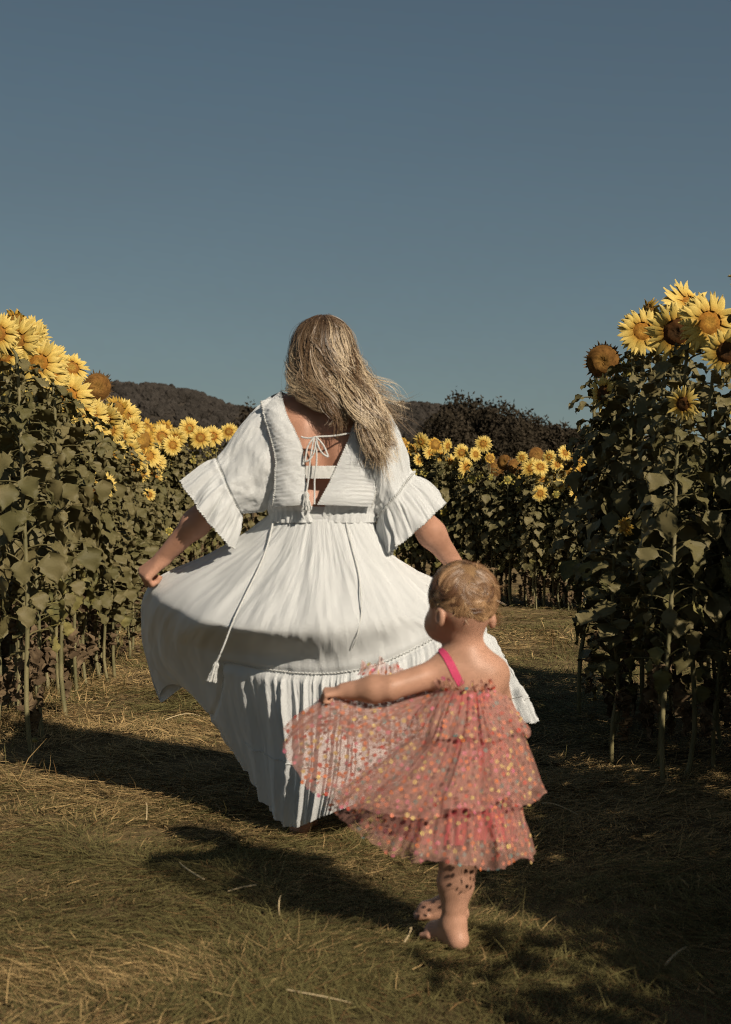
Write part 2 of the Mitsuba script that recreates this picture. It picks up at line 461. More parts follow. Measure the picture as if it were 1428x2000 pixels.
bushes = [(898, 768, 52, 120, 'tallest rounded dark thicket tree, right beside the long hill'), (960, 782, 50, 120, 'dark thicket tree in the middle of the thicket behind the sunflowers'),
          (1030, 802, 48, 105, 'dark thicket tree with a flat top, third along the thicket'), (1096, 824, 47, 95, 'lower dark thicket tree where the thicket starts to slope down'),
          (1150, 850, 46, 80, 'small dark thicket tree just beside the dry-headed tall sunflower'), (880, 800, 46, 110, 'broad dark shrub in front of the two tallest thicket trees'),
          (1010, 830, 44, 120, 'low dark shrub at the foot of the sloping thicket')]
for i, (a, b, c, w, lab) in enumerate(bushes):
    make_bush('thicket_tree' + (f'_{i:03d}' if i else ''), a, b, c, w, 90 + i, lab, 'tree')
make_bush('thicket_tree_007', 490, 786, 80, 60, 120, 'small dark tree showing beside the woman\'s left shoulder', 'tree', 3500)
make_bush('thicket_tree_008', 800, 850, 50, 90, 121, 'low dark shrub behind the hair blown out by the wind', 'tree', 4000)


# ---------------------------------------------------------------- sunflowers
def leaf_mesh(L, wd, droop, fold, rng, petiole, rise, pitch, crumple=0.0):
    """A heart-shaped leaf with its stalk, growing along +x from the origin."""
    p = curve([[0, 0, 0], [petiole * 0.5 * math.cos(rise), 0, petiole * 0.6 * math.sin(rise)], [petiole * math.cos(rise), 0, petiole * math.sin(rise) - petiole * 0.12]], 5)
    pv, pf = tubes(p[None], np.linspace(0.0045, 0.0028, 5)[None], 4)
    v = np.linspace(0, 1, 9)
    w = wd * 0.5 * np.sin(np.pi * np.clip(v, 0.0, 1) ** 0.60) ** 0.9 * (1 + 0.10 * np.tile([1, -1], 5)[:9])
    c = np.array([-1, -0.55, 0, 0.55, 1.0])
    X = v[:, None] * L - (0.20 * L) * (np.abs(c)[None] ** 1.6) * np.exp(-v[:, None] * 3.5)
    Y = w[:, None] * c[None]
    Zz = fold * np.abs(Y) - droop * L * v[:, None] ** 2 + (0.012 + crumple) * np.sin(c[None] * 5 + v[:, None] * 9 + rng.uniform(0, 6)) * (np.abs(c)[None])
    if crumple:
        Zz += crumple * rng.normal(0, 1, Zz.shape)
        Y = Y + crumple * rng.normal(0, 0.5, Y.shape)
    P = np.stack([X, Y, Zz], -1).reshape(-1, 3)
    ca, sa = math.cos(pitch), math.sin(pitch)
    tw = rng.normal(0, 0.35)
    P = P @ np.array([[1, 0, 0], [0, math.cos(tw), math.sin(tw)], [0, -math.sin(tw), math.cos(tw)]])
    P = P @ np.array([[ca, 0, sa], [0, 1, 0], [-sa, 0, ca]]) + p[-1]
    return join([(pv, pf), (P, grid_faces(9, 5))])


def rotz(v, a):
    c, s = math.cos(a), math.sin(a)
    return v @ np.array([[c, s, 0], [-s, c, 0], [0, 0, 1]])


N_STALK, HEAD_Z = 10, 1.80
NECK = []


def make_stalk(k, tall_bare):
    rng = np.random.default_rng(300 + k)
    lx, ly = rng.normal(0, 0.05, 2)
    path = curve([[0, 0, -0.05], [lx * 0.4 + rng.normal(0, 0.018), ly * 0.4, 0.25], [lx * 0.4 - rng.normal(0, 0.02), ly * 0.4, 0.6], [lx, ly, 1.2], [lx * 1.1, ly - 0.02, 1.68], [lx * 1.1, ly - 0.05, 1.78], [lx * 1.1, ly - 0.10, HEAD_Z]], 16)
    NECK.append(path[-1])
    at = lambda z: np.array([np.interp(z, path[:, 2], path[:, i]) for i in range(3)])  # noqa: E731
    g = {'type': 'shapegroup', 'stem': mikit.ply(tubes(path[None], np.linspace(0.0115, 0.007, 16)[None], 6), 'stem_green', True)}
    n = 64
    a = rng.uniform(0, 6.28)
    for i in range(n):
        t = i / (n - 1)
        z = 0.50 + (1.70 - 0.50) * t ** 0.85
        a += 2.4 + rng.normal(0, 0.25)
        size = np.interp(t, [0, 0.2, 0.6, 0.85, 1], [0.075, 0.098, 0.094, 0.075, 0.050]) * rng.uniform(0.7, 1.35)
        v, f = leaf_mesh(size, size * rng.uniform(0.82, 1.0), rng.uniform(0.05, 0.3), rng.uniform(0.0, 0.3), rng, np.interp(t, [0, 0.6, 1], [0.14, 0.12, 0.04]) * rng.uniform(0.8, 1.3),
                         rng.uniform(0.15, 0.8), -np.interp(t, [0, 0.6, 1], [1.25, 0.95, 0.35]) + rng.normal(0, 0.25))
        bs = 'leaf_yellow' if (t < 0.2 and rng.random() < 0.3) else 'leaf_green'
        g['leaf' + (f'_{i:03d}' if i else '')] = mikit.ply((rotz(v, a) + at(z), f), bs, True)
    for i in range(5):
        z, b = rng.uniform(0.15, 0.66), rng.uniform(0, 6.28)
        v, f = leaf_mesh(rng.uniform(0.08, 0.14), rng.uniform(0.02, 0.05), 0.1, 0.5, rng, 0.05, 0.2, -1.45, 0.012)
        g['withered_leaf' + (f'_{i:03d}' if i else '')] = mikit.ply((rotz(v, b) + at(z), f), 'leaf_withered', True)
    scene[f'stalk_kind_{k}'] = g


for k in range(N_STALK):
    make_stalk(k, False)


def make_head(name, seed, petals=34, plen=1.0, disc=0.40, yellow=(0.58, 0.43, 0.11), pale=0.0, centre=(0.20, 0.15, 0.03), ring=(0.17, 0.075, 0.016), droop=0.0, bulge=0.16, bracts=22, curlp=0.25):
    """A flower head of unit radius facing -y: petals, disc and the bracts behind."""
    rng = np.random.default_rng(seed)
    g = {'type': 'shapegroup'}
    if petals:
        vs, fs, cs = [], [], []
        for i in range(petals):
            a = 2 * np.pi * (i + rng.uniform(-0.35, 0.35)) / petals * 2 + (0 if i < petals / 2 else np.pi * 2 / petals)
            L, w = plen * rng.uniform(0.50, 0.66), rng.uniform(0.075, 0.115)
            v = np.linspace(0, 1, 6)
            ww = w * np.sin(np.pi * (0.12 + 0.88 * v) ** 0.85) ** 0.8 + 0.004
            r = disc * 0.92 + L * v
            yb = (-0.07, 0.0, 0.06)[i % 3] + rng.uniform(-0.10, 0.22) * v ** 1.5 + curlp * rng.uniform(-0.4, 0.6) * v ** 2
            bendp = rng.normal(0, 0.10) * v ** 2
            cl = [np.stack([r, yb - 0.03 * (1 - v), bendp + ww * c], 1) + np.array([0, 0.035, 0]) * abs(c) for c in (-1, 0, 1)]
            P = np.stack(cl, 1).reshape(-1, 3)
            ca, sa = math.cos(a), math.sin(a)
            P = np.stack([P[:, 0] * ca - P[:, 2] * sa, P[:, 1], P[:, 0] * sa + P[:, 2] * ca], 1)
            P[:, 2] -= droop * np.repeat(v, 3) ** 2
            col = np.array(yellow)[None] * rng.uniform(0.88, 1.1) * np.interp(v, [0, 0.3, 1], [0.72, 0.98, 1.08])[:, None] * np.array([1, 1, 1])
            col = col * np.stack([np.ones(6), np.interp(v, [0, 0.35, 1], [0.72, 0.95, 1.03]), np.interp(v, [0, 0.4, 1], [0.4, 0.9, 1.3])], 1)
            vs.append(P), fs.append(grid_faces(6, 3)), cs.append(np.repeat(col, 3, 0))
        v, f = join(list(zip(vs, fs)))
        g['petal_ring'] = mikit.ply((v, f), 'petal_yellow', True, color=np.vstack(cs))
    nr, na = 10, 28
    rr, aa = np.meshgrid(np.linspace(0, 1, nr) * disc, np.arange(na) * 2 * np.pi / na, indexing='ij')
    q = rr / disc
    yy = -bulge * (1 - q ** 2) * (1.0 - 0.55 * np.exp(-(q / 0.4) ** 2)) + 0.02 + (0.07 if name == 'dry' else 0.045) * fb(np.cos(aa) * rr * 22, np.sin(aa) * rr * 22, seed)
    P = np.stack([rr * np.cos(aa), yy, rr * np.sin(aa)], -1).reshape(-1, 3)
    m = np.clip((q - 0.30) / 0.3, 0, 1)[..., None]
    col = (np.array(centre) * (1 - m) + np.array(ring) * m) * (0.75 + (2.0 if name == 'dry' else 1.2) * (fb(np.cos(aa) * rr * 40, np.sin(aa) * rr * 40, seed + 3)[..., None] + 0.3))
    g['disc'] = mikit.ply((P, grid_faces(nr, na, True)), 'disc_brown', True, color=np.clip(col, 0, 1).reshape(-1, 3))
    vs, fs = [], []
    th, ph = np.meshgrid(np.linspace(0.15, 1, 5) * disc * 1.06, np.arange(14) * 2 * np.pi / 14, indexing='ij')
    back = np.stack([th * np.cos(ph), 0.20 * (1 - (th / disc / 1.06) ** 2) + 0.03, th * np.sin(ph)], -1).reshape(-1, 3)
    vs.append(back), fs.append(grid_faces(5, 14, True))
    for i in range(bracts):
        a, L, w = 2 * np.pi * (i + rng.uniform(-0.3, 0.3)) / bracts, (rng.uniform(0.22, 0.34) if petals else rng.uniform(0.2, 0.5)), 0.085
        v = np.linspace(0, 1, 4)
        r = disc * 0.85 + L * v
        y = 0.09 + (0.10 * v ** 2 if petals else -0.28 * v ** 2 * rng.uniform(0.2, 1.3))
        P = np.stack([np.stack([r, y + 0.02 * abs(c), w * (1 - v ** 1.5) * c], 1) for c in (-1, 0, 1)], 1).reshape(-1, 3)
        ca, sa = math.cos(a), math.sin(a)
        vs.append(np.stack([P[:, 0] * ca - P[:, 2] * sa, P[:, 1], P[:, 0] * sa + P[:, 2] * ca], 1)), fs.append(grid_faces(4, 3))
    g['calyx'] = mikit.ply(join(list(zip(vs, fs))), 'leaf_withered' if name == 'dry' else 'leaf_green', True)
    scene[f'head_kind_{name}'] = g


for i in range(4):
    make_head(f'fresh{i}', 700 + i, petals=(54, 60, 50, 56)[i], plen=(1.0, 1.05, 0.95, 1.0)[i], disc=(0.36, 0.40, 0.34, 0.42)[i],
              centre=((0.22, 0.17, 0.04), (0.30, 0.16, 0.03), (0.24, 0.15, 0.03), (0.28, 0.17, 0.035))[i], ring=((0.30, 0.13, 0.022), (0.27, 0.12, 0.02), (0.28, 0.11, 0.02), (0.24, 0.105, 0.02))[i])
make_head('dark0', 711, petals=36, disc=0.42, centre=(0.045, 0.024, 0.01), ring=(0.075, 0.032, 0.01))
make_head('seedy', 712, petals=26, plen=0.75, disc=0.55, droop=0.12, yellow=(0.46, 0.29, 0.05), centre=(0.30, 0.17, 0.035), ring=(0.22, 0.115, 0.025), bulge=0.26, curlp=0.7)
make_head('dry', 713, petals=0, disc=0.82, centre=(0.16, 0.085, 0.022), ring=(0.12, 0.058, 0.016), bulge=0.42, bracts=34)
make_head('bud', 714, petals=20, plen=0.62, disc=0.40, yellow=(0.42, 0.36, 0.09), centre=(0.17, 0.16, 0.04), ring=(0.14, 0.13, 0.04), curlp=-0.9, bracts=26)

flower_no = 0
prng = np.random.default_rng(77)


def plant(base_x, base_y, head, diam, kind, label, group, face=None, turn=None, aim=False, lean=0.0):
    """One sunflower: stalk with leaves, and a head whose centre is at height head; face: (yaw, pitch) in degrees of the head, 0 = towards the camera."""
    global flower_no
    key = 'sunflower' + (f'_{flower_no:03d}' if flower_no else '')
    k = int(prng.integers(N_STALK))
    flower_no += 1
    s = head / HEAD_Z
    turn = prng.uniform(-50, 50) if turn is None else turn
    w = float(prng.uniform(0.95, 1.15)) * max(0.8, min(1.1, s ** 0.5))
    gz = float(ground_z(np.array([base_x]), np.array([base_y]))[0])
    M = T().translate([float(base_x), float(base_y), gz]).rotate([0, 0, 1], float(turn)).scale([w, w, float(s)])
    scene[key] = {'type': 'instance', 'group': {'type': 'ref', 'id': f'stalk_kind_{k}'}, 'to_world': M}
    top = np.array(M.matrix) @ np.r_[NECK[k], 1]
    if aim:
        sh = np.array([base_x + lean, base_y + 0.0]) - top[:2]
        top = np.r_[top[:2] + sh, head]
        M = T().translate([float(sh[0] - lean * 0.0), float(sh[1]), 0.0]) @ M
        scene[key]['to_world'] = M
    yaw, pitch = face if face is not None else (prng.normal(12, 18), prng.normal(-4, 12))
    if kind == 'fresh':
        kind = f'fresh{int(prng.integers(4))}'
    dr_ = {'bud': 0.6, 'dry': 0.62}.get(kind, 0.5)
    H = T().translate([float(top[0]), float(top[1]), float(top[2])]).rotate([0, 0, 1], float(yaw)).rotate([1, 0, 0], float(pitch)).translate([0, -0.03, 0]).rotate([0, 1, 0], float(prng.uniform(0, 360))).scale(float(diam * dr_))
    scene[key + '__flower_head'] = {'type': 'instance', 'group': {'type': 'ref', 'id': f'head_kind_{kind}'}, 'to_world': H}
    labels[key] = {'label': label, 'category': 'sunflower', **({'group': group} if group else {})}
    return key


def plant_at(px, py, dpx, kind, d, label, group, lean=0.0, face=None):
    """A sunflower whose head stands at this place of the photograph at depth d; lean shifts its foot sideways."""
    p = W(px, py, d)
    return plant(p[0], d, p[2], dpx * d / FOC * 1.24, kind, label, group, face, aim=True)


left_d = lambda px, lead=0.0: (1.26 - lead) / ((CX - px) / FOC - 0.07)  # noqa: E731
KIND_LABEL = {'fresh': 'open yellow sunflower', 'seedy': 'fading swollen-disc sunflower', 'dry': 'dried brown petal-less sunflower', 'bud': 'half-opened small sunflower', 'dark0': 'dark-centred yellow sunflower'}
LG, BG, RG = 'sunflowers in the sunlit row beside the path', 'sunflowers in the row across the end of the path', 'sunflowers in the tall shaded clump'
SPECIAL = {(190, 757): 'dried brown sunflower head rising dark against the sky beside the wooded hill', (40, 667): 'big pale sunflower with a greenish centre, highest face of the sunlit row',
           (35, 632): 'brown fading sunflower head peeping above the highest pale bloom of the sunlit row', (135, 775): 'large round sunflower facing the path just below the dried brown head',
           (200, 950): 'sunflower hanging low in the leaves of the sunlit row', (193, 962): 'shaded sunflower tucked under the low-hanging bloom', (368, 837): 'brown-centred sunflower standing highest in front of the hill',
           (138, 723): 'sunflower with side-turned face between the big round bloom and the sky'}
left_list = [(40, 667, 80, 'fresh'), (2, 655, 70, 'fresh'), (35, 632, 52, 'seedy'), (72, 672, 60, 'fresh'), (80, 712, 80, 'fresh'), (108, 742, 58, 'fresh'), (138, 723, 60, 'fresh'), (135, 775, 84, 'fresh'),
             (190, 757, 42, 'dry'), (175, 815, 66, 'fresh'), (205, 812, 60, 'fresh'), (240, 815, 60, 'fresh'), (275, 860, 55, 'seedy'), (237, 850, 46, 'fresh'), (220, 880, 50, 'fresh'), (288, 893, 48, 'fresh'),
             (228, 800, 45, 'seedy'), (262, 838, 40, 'fresh'), (160, 790, 50, 'fresh'), (100, 705, 60, 'fresh'), (60, 650, 60, 'fresh'), (305, 905, 40, 'fresh'), (283, 842, 42, 'seedy'),
             (100, 735, 60, 'fresh'), (155, 802, 54, 'fresh'), (190, 842, 45, 'fresh'), (215, 838, 48, 'fresh'), (250, 878, 44, 'fresh'), (266, 902, 40, 'fresh'), (256, 918, 34, 'seedy'), (300, 930, 36, 'fresh'), (276, 926, 30, 'fresh'), (18, 700, 62, 'fresh'),
             (173, 893, 26, 'bud'), (200, 950, 48, 'fresh'), (193, 962, 40, 'dark0'), (290, 967, 26, 'fresh'), (30, 845, 24, 'bud'), (250, 1043, 16, 'bud'), (132, 885, 20, 'bud'), (330, 1038, 16, 'bud'), (232, 1123, 18, 'bud')]
ORD = 'first second third fourth fifth sixth seventh eighth ninth tenth eleventh twelfth thirteenth fourteenth fifteenth sixteenth seventeenth eighteenth nineteenth twentieth twenty-first twenty-second twenty-third twenty-fourth twenty-fifth twenty-sixth twenty-seventh twenty-eighth twenty-ninth thirtieth thirty-first thirty-second thirty-third thirty-fourth'.split()


def counted(lst, special, where):
    """A label for each listed head: its look and its place in the count from the left."""
    seen = {}
    for px, py, dp, kd in sorted(lst):
        if (px, py) not in special:
            seen.setdefault((kd, where(px)), []).append((px, py))
    return {p: f'{KIND_LABEL[kd]}, {ORD[i]} such from the left {w}' for (kd, w), ps in seen.items() for i, p in enumerate(ps)}


LEFT_NAME = counted(left_list, SPECIAL, lambda px: 'in the sunlit row')
for px, py, dp, kd in left_list:
    d = left_d(min(px, 292), 0.30 if py > 930 else 0.17 if py > 640 + 0.88 * (px - 40) else 0.0)
    if (px, py) in ((35, 632), (72, 672), (108, 742), (60, 650), (228, 800), (100, 705)):
        d += 0.35
    sp = SPECIAL.get((px, py)) or next((t for k, t in SPECIAL.items() if k == (px, py)), None)
    if py > 930:      # a low head: its plant stands in the front line and hangs its head
        pass
    plant_at(px, py, dp, kd, d, sp or LEFT_NAME[px, py], None if sp else LG, lean=-0.10)
back_d = PchipInterpolator([-200, 300, 450, 640, 800, 900, 1000, 1100, 1200, 1300, 1700], [16.2, 15.8, 16.2, 15.9, 15.3, 14.8, 14.3, 13.9, 13.7, 13.6, 13.4])
back_list = [(315, 855, 45, 'fresh'), (322, 885, 40, 'fresh'), (345, 855, 36, 'fresh'), (320, 840, 36, 'seedy'), (368, 837, 40, 'fresh'), (392, 856, 38, 'fresh'), (415, 853, 42, 'fresh'), (448, 845, 32, 'fresh'), (320, 916, 35, 'fresh'), (308, 936, 34, 'fresh'),
             (300, 870, 40, 'fresh'), (335, 870, 36, 'fresh'), (378, 868, 26, 'fresh'), (945, 868, 29, 'fresh'), (900, 883, 29, 'fresh'), (870, 870, 27, 'fresh'), (825, 862, 31, 'fresh'), (848, 870, 30, 'seedy'), (840, 887, 28, 'fresh'), (803, 880, 26, 'seedy'),
             (876, 903, 29, 'fresh'), (907, 912, 31, 'fresh'), (785, 868, 24, 'seedy'), (935, 928, 15, 'bud'), (970, 915, 26, 'dry'), (988, 903, 24, 'dry'), (1003, 912, 24, 'dry'), (1034, 912, 34, 'fresh'), (1054, 915, 30, 'fresh'),
             (1074, 893, 26, 'fresh'), (1100, 886, 30, 'fresh'), (1077, 936, 38, 'fresh'), (1113, 941, 32, 'fresh'), (1100, 920, 32, 'seedy'), (1053, 963, 28, 'fresh'), (1140, 925, 38, 'seedy'), (1155, 903, 32, 'fresh'),
             (1168, 935, 28, 'fresh'), (1190, 884, 32, 'fresh'), (1250, 872, 30, 'fresh'), (1125, 900, 27, 'seedy'), (1175, 905, 30, 'seedy'), (1215, 900, 30, 'fresh'), (865, 1000, 16, 'bud'), (1000, 932, 18, 'bud'), (860, 890, 26, 'fresh'), (1045, 890, 26, 'dry'), (1130, 945, 26, 'fresh'), (1205, 925, 28, 'fresh'), (770, 888, 22, 'fresh'), (815, 900, 24, 'fresh'), (895, 902, 25, 'fresh'), (926, 888, 24, 'fresh'), (955, 896, 20, 'seedy'), (1020, 932, 26, 'fresh'), (1060, 938, 26, 'fresh'), (1092, 950, 26, 'fresh'), (1146, 950, 30, 'fresh'), (1122, 966, 24, 'fresh'), (1020, 893, 22, 'fresh'), (1160, 962, 26, 'fresh'), (1086, 908, 28, 'fresh')]
BSP = {(945, 868): 'lone open sunflower standing highest in front of the dark thicket', (1077, 936): 'largest open sunflower at the end row, beside the tall shaded clump', (1053, 963): 'open sunflower with a dark spot drooping lowest in the end row',
       (1034, 912): 'wide open sunflower beside the three dried brown heads', (865, 1000): 'tiny sunflower low in the leaves beside the woman\'s sleeve', (970, 915): 'first dried brown head of three in the end row', (988, 903): 'highest dried brown head of three in the end row', (1003, 912): 'last dried brown head of three in the end row, beside a wide bloom'}
BACK_NAME = counted(back_list, BSP, lambda px: 'in the end row ' + ('before the woman' if px < 600 else 'past the woman'))
for px, py, dp, kd in back_list:
    plant_at(px, py, dp, kd, float(back_d(px)) + prng.uniform(-0.15, 0.4), BSP.get((px, py)) or BACK_NAME[px, py], None if (px, py) in BSP else BG)
right_list = [(1380, 632, 100, 'fresh', 5.5, (5, 0), 'broad pale sunflower facing the camera at the top of the tall clump'), (1325, 650, 105, 'dark0', 5.75, (-30, 5), 'brown-centred sunflower seen behind the broad pale bloom'),
              (1340, 606, 104, 'fresh', 6.1, (30, -30), 'topmost sunflower of the tall clump, tilted up to the sky'), (1253, 650, 78, 'fresh', 6.0, (-5, -5), 'pale sunflower with a dark spot, leaning out of the tall clump'),
              (1276, 612, 50, 'seedy', 6.3, (-60, 0), 'ragged fading sunflower seen from the side behind the leaning bloom'), (1180, 705, 50, 'dry', 6.8, (-20, 10), 'spiny dried brown sunflower head on the outermost stem of the tall clump'),
              (1230, 697, 46, 'seedy', 6.45, (50, 10), 'bald orange sunflower disc beside the spiny dried head'), (1225, 723, 30, 'bud', 6.3, (-10, -10), 'green spiky bud under the bald orange disc'),
              (1187, 768, 60, 'dark0', 6.4, (-55, 0), 'sunflower turned to the path behind the outermost stem'), (1215, 786, 28, 'bud', 6.6, (0, 0), 'dark round bud halfway up the tall clump'),
              (1424, 690, 84, 'dark0', 5.3, (-30, 0), 'sunflower cut by the picture edge below the broad pale bloom'), (1472, 545, 80, 'fresh', 5.2, (0, 0), 'sunflower of which only petal tips enter the picture at its edge'),
              (1342, 787, 58, 'dark0', 5.15, (-40, 10), 'shaded dark-centred sunflower low in the tall clump'), (1232, 1025, 34, 'seedy', 5.5, (-60, 10), 'small shaded sunflower deep in the leaves of the tall clump'), (1424, 940, 46, 'dark0', 5.4, (-60, 0), 'dull sunflower in deep shade at the picture edge')]
for px, py, dp, kd, d, fc, lab in right_list:
    plant_at(px, py, dp, kd, d, lab, None, lean=0.02, face=fc)

# fillers: the leafy front line and the lines behind it
for row, off in enumerate((0.02, 0.30, 0.62)):
    d = 6.7 + 0.13 * row
    while d < 16.2:
        x = left_edge(d) - off + prng.normal(0, 0.075)
        if x / d > -0.30:
            plant(x, d, prng.uniform(1.5, 1.62) if row == 0 else prng.uniform(1.62, 1.8) if row == 1 else prng.uniform(1.7, 1.86), prng.uniform(0.08, 0.12) if row == 0 else prng.uniform(0.15, 0.22), 'bud' if row == 0 else 'fresh',
                  ('leafy unopened sunflower in the front line of the sunlit row' if row == 0 else 'sunflower behind the front line of the sunlit row'), LG)
        d += ((0.145, 0.26, 0.40)[row] + 0.012 * (d - 7)) * prng.uniform(0.6, 1.4)
for row, off in enumerate((0.05, 0.5, 1.0)):
    px = 280.0
    while px < 1330:
        d = float(back_d(px)) + off
        if not (430 < px < 790 and row > 0):
            hz = np.interp(px, [300, 450, 800, 950, 1060, 1250], [1.75, 1.72, 1.6, 1.42, 1.25, 1.30])
            x = W(px, 0, d)[0]
            plant(x, d, hz * prng.uniform(0.86, 0.98), prng.uniform(0.08, 0.12), 'bud', 'leafy unopened sunflower in the row across the path\'s end', BG)
        px += (36, 56, 56)[row] * prng.uniform(0.8, 1.2)
for x, d, h in [(1.42, 7.9, 1.5), (1.30, 7.4, 1.35), (1.62, 7.6, 1.65), (1.28, 6.9, 1.3), (1.55, 7.0, 1.6), (1.38, 6.5, 1.45), (1.68, 6.6, 1.7), (1.34, 6.1, 1.4), (1.60, 6.2, 1.6), (1.36, 5.7, 1.5), (1.62, 5.7, 1.65), (1.85, 6.3, 1.75), (1.40, 5.35, 1.55), (1.7, 5.3, 1.7), (1.95, 5.8, 1.8)]:
    plant(x + 0.22 + prng.normal(0, 0.03), d + prng.normal(0, 0.05), h * (0.78 if x < 1.45 else 0.95), prng.uniform(0.08, 0.13), 'bud', 'leafy stem without an open bloom in the tall shaded clump', RG)
field_no = 0
labels['sunflower_field'] = {'label': 'leafy sunflower field going on beside the shaded edge of the path', 'category': 'sunflower field', 'kind': 'stuff'}
for r_, x0 in enumerate((1.58, 1.44, 1.76, 1.29, 1.9, 2.1, 2.35, 2.7)):
    d = -1.8 + 0.15 * r_
    while d < (4.4 if r_ == 1 else 3.4 if r_ == 3 else min(5.2 + (x0 - 1.6) * 3.2, 7.2)):
        if x0 > 0.262 * d + 0.12:
            field_no += 1
            hh, ww = (prng.uniform(0.8, 1.0) if r_ % 2 else prng.uniform(1.5, 1.75)) / HEAD_Z, prng.uniform(0.9, 1.05)
            scene[f'sunflower_field__{field_no:03d}'] = {'type': 'instance', 'group': {'type': 'ref', 'id': f'stalk_kind_{int(prng.integers(N_STALK))}'},
                                                         'to_world': T().translate([float(x0 + prng.normal(0, 0.05) + 0.10 * (d < 2.5)), float(d), 0.0]).rotate([0, 0, 1], float(prng.uniform(0, 360))).scale([float(ww), float(ww), float(hh)])}
        d += 0.36 + 0.10 * (r_ > 1)
print('sunflowers', flower_no)



# ---------------------------------------------------------------- the woman
DW = 4.55


def wm(px, py, dy=0.0):
    return W(px, py, DW + dy)


def grid_mesh(S, wrap=False, uvs=(1, 1), close=False):
    nr, nc, _ = S.shape
    f = quads(grid_faces(nr, nc, wrap))
    v = S.reshape(-1, 3)
    return v, f


def cloth_uv(S, wrap=False):
    """Arc lengths along and across the cloth, in metres."""
    du = np.linalg.norm(np.diff(S, axis=1), axis=2).mean(0)
    dv = np.linalg.norm(np.diff(S, axis=0), axis=2).mean(1)
    u, v = np.r_[0, np.cumsum(du)], np.r_[0, np.cumsum(dv)]
    return np.stack(np.meshgrid(u, v), -1).reshape(-1, 2)


def displace(S, amount, wrap=False):
    nr, nc, _ = S.shape
    n = vnormals(S.reshape(-1, 3), grid_faces(nr, nc, wrap)).reshape(S.shape)
    return S + n * amount[..., None]


def push_out(S, prims, gap):
    """Moves cloth points that lie inside or too near the body out to the gap."""
    P = S.reshape(-1, 3).copy()
    for _ in range(3):
        d = sdf(prims, P)
        e = 1e-3
        g = np.stack([sdf(prims, P + np.eye(3)[i] * e) - d for i in range(3)], 1)
        g /= np.linalg.norm(g, axis=1, keepdims=True) + 1e-12
        P += g * np.maximum(gap - d, 0)[:, None]
    return P.reshape(S.shape)


WX = -0.137
head_w = wm(632, 694, 0.0)
l_sh, l_el, l_wr = wm(512, 838, 0.0), wm(418, 985, -0.04), wm(318, 1090, 0.06)
r_sh, r_el, r_wr = wm(734, 850, 0.02), wm(814, 1004, -0.02), wm(896, 1112, 0.08)
wp = [ell([WX, DW, 1.20], [0.150, 0.100, 0.21], 0.05), ell([WX, DW + 0.01, 0.92], [0.165, 0.125, 0.16], 0.06), cap([WX - 0.05, DW, 1.02], [WX + 0.05, DW, 1.02], 0.105, 0.105, 0.05),
      cap([WX - 0.125, DW, 1.315], [WX + 0.125, DW, 1.30], 0.062, 0.062, 0.05), cap([WX, DW + 0.005, 1.36], [WX + 0.004, DW + 0.02, 1.46], 0.056, 0.052, 0.04),
      cap([WX - 0.03, DW + 0.005, 1.385], [WX - 0.14, DW, 1.325], 0.046, 0.05, 0.05), cap([WX + 0.03, DW + 0.005, 1.38], [WX + 0.14, DW, 1.31], 0.046, 0.05, 0.05),
      ell([WX - 0.075, DW - 0.055, 1.24], [0.055, 0.045, 0.085], 0.05), ell([WX + 0.075, DW - 0.055, 1.235], [0.055, 0.045, 0.085], 0.05), cap([WX, DW - 0.115, 1.03], [WX, DW - 0.118, 1.33], 0.012, 0.010, 0.05),
      ell(head_w, [0.074, 0.094, 0.112], 0.02), ell(head_w + [0.0, 0.035, -0.055], [0.055, 0.065, 0.065], 0.03), cap(head_w + [0, 0.092, 0.0], head_w + [0, 0.108, -0.028], 0.010, 0.013, 0.012),
      cap(head_w + [-0.018, 0.092, -0.058], head_w + [0.018, 0.092, -0.058], 0.007, 0.007, 0.01),
      ell(head_w + [-0.075, 0.0, -0.015], [0.008, 0.018, 0.030], 0.008), ell(head_w + [0.075, 0.0, -0.015], [0.008, 0.018, 0.030], 0.008),
      ell(head_w + [-0.03, 0.095, 0.005], [0.014, 0.012, 0.010], 0.012, cut=True), ell(head_w + [0.03, 0.095, 0.005], [0.014, 0.012, 0.010], 0.012, cut=True)]
wp[9] = ('x',) + (np.array([WX, DW - 0.122, 1.18]), np.array([0.014, 0.022, 0.17]), None, None, 0.05)
for sh, el, wr in ((l_sh, l_el, l_wr), (r_sh, r_el, r_wr)):
    wp += [cap(sh, el, 0.046, 0.038, 0.04), cap(el, el + (wr - el) * 0.35, 0.040, 0.0415, 0.03), cap(el + (wr - el) * 0.35, wr, 0.0415, 0.0265, 0.03)]
wp += hand(l_wr, wm(276, 1128, 0.06) - l_wr, [-0.75, -0.55, 0.35], -1, 0.98, curl=(70, 75, 35), thumb=(0.8, 0.25, -0.6))
wp += hand(r_wr, wm(915, 1150, 0.12) - r_wr, [0.75, -0.55, 0.35], 1, 0.98, curl=(60, 75, 40), thumb=(0.8, 0.35, -0.5))
lh, rh = np.array([WX - 0.085, DW + 0.01, 0.86]), np.array([WX + 0.085, DW + 0.01, 0.86])
l_kn, r_kn = np.array([-0.215, DW - 0.02, 0.47]), np.array([-0.03, DW + 0.16, 0.48])
l_an, r_an = np.array([-0.205, DW - 0.055, 0.080]), np.array([-0.02, DW + 0.26, 0.085])
